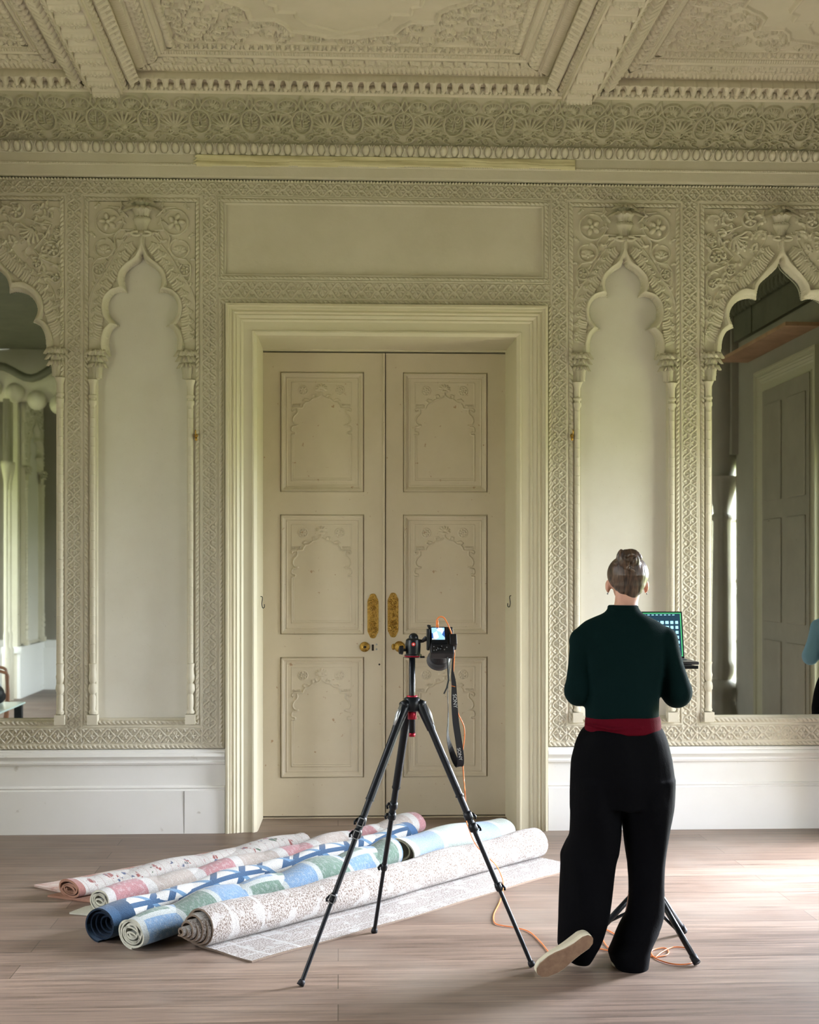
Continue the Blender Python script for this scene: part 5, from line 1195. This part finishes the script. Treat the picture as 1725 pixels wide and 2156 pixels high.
mb.ball(hc2+Vector((0, .0, .004)), (.082, .092, .078), 24, 16); mb.ball(hc2+Vector((0, -.022, -.030)), (.066, .062, .052), 20, 14); mb.ball(hc2+Vector((0, -.040, -.058)), (.050, .036, .030), 16, 12); mb.ball(hc2+Vector((0, -.046, -.076)), (.030, .024, .022), 16, 12)
for k in range(13):
    a = math.radians(-150+k*10); p0 = hc2+Vector((.068*math.cos(a)*1.0, .01+.072*math.sin(a), -.030)); 
    mb.tube([p0, hc2+Vector((.060*math.cos(a), -.02+.065*math.sin(a), .0)), hc2+Vector((.035*math.cos(a), -.03+.045*math.sin(a), .055))], [.008, .012, .010], 8)
hair = mb.build('hair', HAIR, per); remesh(hair, .004, 3)
bc_ = G(1321, 1178, .0); mb = MB(); mb.ball(bc_, (.045, .042, .041), 18, 12)
for k in range(3):
    ph = k*2.1; pts = []
    for t in np.linspace(0, 1, 16): a = ph+t*4.6; rr = .038-.022*t; pts.append(bc_+Vector((rr*math.cos(a)*1.12, -.024-.024*t, rr*math.sin(a)*1.0)))
    mb.tube(pts, list(np.linspace(.014, .008, 16)), 8)
mb.tube([bc_+Vector((.044*math.cos(a), .0, -.008+.030*math.sin(a))) for a in np.linspace(-math.pi, 0, 12)], [.012]*12, 8)
mb.tube([bc_+Vector((-.01, -.045, -.03)), bc_+Vector((.028, -.035, -.052)), bc_+Vector((.052, -.01, -.065)), bc_+Vector((.064, .01, -.085))], [.010, .012, .010, .006], 8)
bun = mb.build('hair_bun', HAIR, hair); remesh(bun, .003, 2)
for s_ in (-1, 1): mb = MB(); mb.ball(hc+Vector((s_*.079, .008, -.068)), .0035, 8, 6); mb.build('earring', ALU, per, True)
# sweater
mb = MB()
loft(mb, [ringpx(1513, 1234, 1388, .108), ringpx(1504, 1234, 1387, .112), ringpx(1480, 1233, 1388, .118), ringpx(1450, 1231, 1390, .12), ringpx(1400, 1227, 1397, .12), ringpx(1365, 1220, 1402, .115), ringpx(1340, 1213, 1411, .10), ringpx(1326, 1212, 1408, .09), ringpx(1316, 1220, 1398, .078), ringpx(1307, 1232, 1386, .070), ringpx(1299, 1250, 1370, .062), ringpx(1292, 1268, 1355, .058), ringpx(1286, 1277, 1347, .056), ringpx(1277, 1280, 1344, .053)], 32)
for s_, e_, h_, sg in ((G(1229, 1350), G(1219, 1450, .0), hL, -1), (G(1397, 1350), G(1426, 1454, .0), hR, 1)):
    m1_ = s_+(e_-s_)*.5+Vector((sg*.004, 0, 0)); w_ = h_+(e_-h_)*.12
    mb.tube([s_, s_+(m1_-s_)*.5, m1_, e_, e_+(w_-e_)*.12+Vector((0, 0, -.012)), e_+(w_-e_)*.45, w_+(e_-w_)*.15, w_], [.058, .052, .048, .057, .060, .057, .046, .030], 20); mb.ball(s_, .060, 16, 12); mb.ball(e_+Vector((0, .01, -.006)), (.058 if sg < 0 else .062, .066, .066), 16, 12)
sw = mb.build('sweater', SWM, per); remesh(sw, .0065, 9); cloth(sw, .004, (9, 9, 5))
mb = MB(); loft(mb, [ringpx(1284, 1279, 1346, .057), ringpx(1276, 1280.5, 1343.5, .054), ringpx(1274, 1283, 1341, .051)], 32); mb.build('collar', SWM, sw, True)
mb = MB(); loft(mb, [ringpx(1543, 1234, 1390, .112), ringpx(1538, 1231, 1392, .117), ringpx(1525, 1232, 1391.5, .117), ringpx(1512, 1233, 1390, .114), ringpx(1506, 1235, 1387, .109)], 40)
mb.tube([G(1233, 1524, -.05), G(1290, 1536, -.118), G(1350, 1532, -.112), G(1390, 1518, -.03)], .006, 8); o = mb.build('waistband', SASH, per); remesh(o, .004, 2)
# trousers
mb = MB()
def leg_rings(L): return [ringpx(y, a, b_, ry, dy) for y, a, b_, ry, dy in L]
loft(mb, leg_rings([(1700, 1199, 1419, .105, 0), (1650, 1202, 1420.5, .125, 0), (1600, 1206, 1413, .128, 0), (1560, 1215, 1403, .122, 0), (1542, 1222, 1396, .114, 0), (1533, 1230, 1391, .108, 0)]), 36)
loft(mb, leg_rings([(2030, 1205, 1240, .04, -.0), (2018, 1188, 1246, .06, -.01), (1989, 1173, 1262, .085, -.01), (1933, 1177, 1283, .095, -.01), (1873, 1180, 1292, .095, 0), (1821, 1182, 1298, .095, .0), (1799, 1183, 1304, .10, .01), (1757, 1199, 1307, .105, .01), (1698, 1200, 1309, .105, 0), (1640, 1204, 1315, .11, 0)]), 28)
loft(mb, leg_rings([(2057, 1304, 1354, .055, -.01), (2050, 1299, 1360, .075, -.005), (2025, 1285, 1368, .09, 0), (2004, 1279, 1373, .095, 0), (1970, 1294, 1388, .095, 0), (1926, 1317, 1397, .09, .01), (1881, 1324, 1400, .088, .02), (1817, 1325, 1406, .09, .02), (1742, 1317, 1414, .1, .01), (1700, 1310, 1418, .105, 0), (1640, 1306, 1420, .11, 0)]), 28)
tro = mb.build('trousers', TRM, per); remesh(tro, .0065, 6); cloth(tro, .011, (11, 11, 3.0))
# shoes
CANV = mat('cream_canvas', (.60, .54, .40), .7, bump=(200, .3)); SOLE = mat('tan_rubber_sole', (.25, .155, .09), .7, col2=(.19, .11, .065), ns=30); FOX = mat('cream_foxing', (.62, .57, .42), .5)
def shoe(name, toe, X, Zv, parent):
    X = Vector(X).normalized(); Zv = Vector(Zv); Zv = (Zv-X*Zv.dot(X)).normalized(); Yv = Zv.cross(X).normalized(); M = Matrix(((X.x, Yv.x, Zv.x, toe[0]), (X.y, Yv.y, Zv.y, toe[1]), (X.z, Yv.z, Zv.z, toe[2]), (0, 0, 0, 1)))
    prof = [(0, .010), (.008, .026), (.03, .040), (.07, .047), (.10, .046), (.14, .037), (.18, .033), (.22, .034), (.242, .026), (.252, .010)]
    def slab(mb, z0, z1, off, ins=0):
        vs = []; N_ = len(prof)
        for z in (z0, z1):
            for sd in (1, -1):
                for x, w_ in (prof if sd == 1 else prof[::-1]): vs.append((x*(1-ins)+.126*ins, sd*max(.004, w_+off)+.006*math.sin(x*12), z))
        n_ = 2*N_; mb.add(vs, [tuple(range(n_-1, -1, -1)), tuple(range(n_, 2*n_))]+[(i, (i+1) % n_, n_+(i+1) % n_, n_+i) for i in range(n_)])
    mb = MB(); mb.M = M; slab(mb, 0, .006, -.005); so = mb.build('sole', SOLE, parent, bevel=.002)
    mb = MB(); mb.M = M; slab(mb, .004, .026, .0); mb.build('foxing', FOX, parent, bevel=.005)
    mb = MB(); mb.M = M
    vs = []; H_ = (.020, .030, .042, .050, .055, .062, .068, .070, .060, .035)
    for (x0, w_), hgt in zip(prof, H_):
        for k in range(16):
            a = 2*math.pi*k/16; sn = math.sin(a); vs.append((x0, w_*.94*math.cos(a)*(1-.25*max(0, sn))+.006*math.sin(x0*12), .018+(hgt*sn if sn > 0 else .008*sn)))
    K_ = len(prof); mb.add(vs, [(i*16+j, i*16+(j+1) % 16, (i+1)*16+(j+1) % 16, (i+1)*16+j) for i in range(K_-1) for j in range(16)]+[tuple(range(15, -1, -1)), tuple((K_-1)*16+j for j in range(16))])
    u_ = mb.build('upper', CANV, parent); remesh(u_, .005, 4); return u_
toe = FLR(1139, 2049, .018)-Vector((pr0.x, PY+.05, 0)); heel = G(1212, 2030, toe.y-.02)
shoe('shoe', toe+Vector((-.02, .0, .012)), (heel-toe)+Vector((0, .03, .02)), (-.22, 1.0, .22), per)
shoe('shoe', Vector((G(1306, 2040).x+.052, .225, .001)), (-.25, -1, 0), (0, 0, 1), per)
# ================================================================== laptop on its tripod stand
h0 = P(1366, 1855, -2.5)
st = empty('laptop_stand', (h0.x, -2.5, 0)); tag(st, 'black folding tripod stand with a tray, in front of the person', 'stand')
zt_ = P(1437, 1399, -2.5).z
f1 = FLR(1468, 2034)-Vector(st.location); f3 = FLR(1441, 1967)-Vector(st.location); f2 = FLR(1231, 1999)-Vector(st.location); hb = Vector((0, 0, h0.z))
mb = MB(); mb.tube([(0, 0, .12), (0, 0, zt_-.03)], .014, 12); mb.build('pole', BLACKM, st, True)
for a_, b_, r_ in ((h0.z-.03, h0.z+.04, .024), (.16, .20, .022), (.72, .76, .021)): mb = MB(); mb.tube([(0, 0, a_), (0, 0, b_)], r_, 14); mb.build('pole_clamp', RUBBER, st, True)
for k, f in enumerate((f1, f2, f3)):
    d = (f-hb).normalized(); L = (f-hb).length; mb = MB(); f = f+Vector((0, 0, .012)); mb.tube([hb+Vector((d.x, d.y, 0))*.02, f], .0125, 12); leg = mb.build('leg', BLACKM, st, True)
    mb = MB(); mb.tube([f-d*.035, f-d*.0], .0155, 12); mb.build('rubber_foot', RUBBER, leg, True)
    m_ = hb+(f-hb)*.62; mb = MB(); mb.tube([m_, (0, 0, .18)], .007, 8); mb.build('brace', BLACKM if k < 2 else ALU, st, True)
tx = P(1450, 1401, -2.52).x-st.location.x
mb = MB(); mb.box(tx-.42, tx, -.17, .17, zt_-.006, zt_+.004); mb.box(tx-.42, tx, -.175, -.165, zt_-.006, zt_+.007); mb.box(tx-.3, tx-.12, -.1, .1, zt_-.035, zt_-.006); mb.build('tray', BLACKM, st, bevel=.002)
lx1 = P(1443, 1300, -2.36).x
lp = empty('laptop', (lx1-.165, -2.47, zt_+.0045)); tag(lp, 'open laptop with green-edged screen of picture thumbnails on the tripod stand', 'laptop')
LAPM = mat('laptop_grey', (.10, .10, .11), .35, .7)
mb = MB(); mb.box(-.165, .165, -.115, .115, 0, .012); mb.build('base', LAPM, lp, bevel=.003)
mb = MB()
for i in range(13):
    for j in range(5): mb.box(-.148+i*.0228, -.148+i*.0228+.019, .0+j*.0205, .0165+j*.0205, .012, .0135)
mb.build('keyboard', RUBBER, lp)
mb = MB(); mb.box(-.05, .05, -.105, -.03, .012, .0125); mb.build('trackpad', LAPM, lp)
sa = R(-12); SM = Matrix.Translation((0, .115, .010)) @ Matrix.Rotation(sa, 4, 'X')
mb = MB(); mb.M = SM; mb.box(-.165, .165, 0, .007, 0, .206); lid = mb.build('lid', BLACKM, lp, bevel=.003)
GRN = mat('screen_green', (.02, .05, .03), .3, emit=((.08, .55, .20), .5)); DKS = mat('screen_dark', (.01, .02, .03), .3, emit=((.01, .035, .06), .6)); TH = mat('screen_thumb', (.05, .05, .05), .3, emit=((.30, .62, .75), .8))
def flat(name, boxes, y, m, par):
    mb = MB(); mb.M = SM
    for a, b_, c_, d_ in boxes: mb.box(a, b_, y-.0004, y, c_, d_)
    return mb.build(name, m, par)
flat('screen', [(-.158, .158, .010, .200)], -.0002, GRN, lid); flat('screen_window', [(-.154, .1535, .014, .196)], -.0007, DKS, lid)
r2 = random.Random(4); bx_ = []
for i in range(14):
    for j in range(7): x = -.148+i*.0215; z = .022+j*.0215; bx_.append((x, x+.012+r2.random()*.003, z, z+.013))
flat('thumbnails', bx_, -.0012, TH, lid)
flat('menu_bar', [(-.15+i*.018, -.15+i*.018+.010, .189, .192) for i in range(16)], -.0012, TH, lid)
# ================================================================== second person (only a sleeve shows in the right mirror) and bay furniture
p2 = per.copy(); COL.objects.link(p2); p2.location = (3.27, -.42, 0); p2.rotation_euler = (0, 0, R(202)); p2.scale = (.90, .93, .93)
tag(p2, 'person in light blue top, only the sleeve visible in the right mirror', 'person')
BLU = mat('light_blue_cotton', (.20, .34, .46), .8, bump=(200, .3))
for ch in list(per.children):
    c_ = ch.copy(); COL.objects.link(c_); c_.parent = p2
    if ch.name.startswith(('sweater',)): c_.data = ch.data.copy(); c_.data.materials.clear(); c_.data.materials.append(BLU)
    for g2 in ch.children:
        d_ = g2.copy(); COL.objects.link(d_); d_.parent = c_
        if ch.name.startswith('sweater'): d_.data = g2.data.copy(); d_.data.materials.clear(); d_.data.materials.append(BLU)
WOODB = mat('bent_walnut', (.22, .09, .04), .35, col2=(.15, .06, .03), ns=12); GFAB = mat('pale_grey_fabric', (.42, .43, .44), .9)
ac = empty('armchair', (-3.70, -5.4, 0), R(75)); tag(ac, 'pale grey armchair with curved wooden arms, reflected in the left mirror', 'armchair')
for s_ in (-1, 1):
    mb = MB(); ribbon(mb, catmull([(s_*.33, .30, .02), (s_*.33, -.28, .02), (s_*.33, -.36, .10), (s_*.33, -.37, .45), (s_*.33, -.30, .58), (s_*.33, .25, .60)], 6), .05, .028); mb.build('arm', WOODB, ac, True)
mb = MB(); mb.box(-.29, .29, -.32, .30, .26, .44); mb.build('seat', GFAB, ac, bevel=.05)
mb = MB(); mb.M = Matrix.Translation((0, .28, .35)) @ Matrix.Rotation(R(-18), 4, 'X'); mb.box(-.29, .29, -.06, .08, 0, .68); mb.build('backrest', GFAB, ac, bevel=.05)
tb = empty('coffee_table', (-2.98, -2.9, 0), R(90)); tb.scale = (.75, .8, 1); tag(tb, 'low dark table with a pale glass top, reflected in the left mirror', 'table')
mb = MB(); mb.box(-.6, .6, -.4, .4, .44, .455); mb.build('table_top', mat('table_glass', (.45, .55, .52), .08), tb, bevel=.003)
for x in (-.54, .54):
    for y in (-.34, .34): mb = MB(); mb.box(x-.04, x+.04, y-.04, y+.04, 0, .44); mb.build('leg', BLACKM, tb, bevel=.004)
bgm = MB(); bgm.ball((0, 0, .09), (.2, .13, .09), 20, 12); bgm.ball((.1, .05, .12), (.1, .09, .08), 14, 10); bgm.tube([(-.12, 0, .15), (-.05, 0, .21), (.05, 0, .21), (.12, 0, .15)], .012, 8)
o = bgm.build('soft_bag', RUBBER); remesh(o, .008, 4); o.location = (-2.90, -2.85, .4555); tag(o, 'soft black bag on the low table, reflected in the left mirror', 'bag')
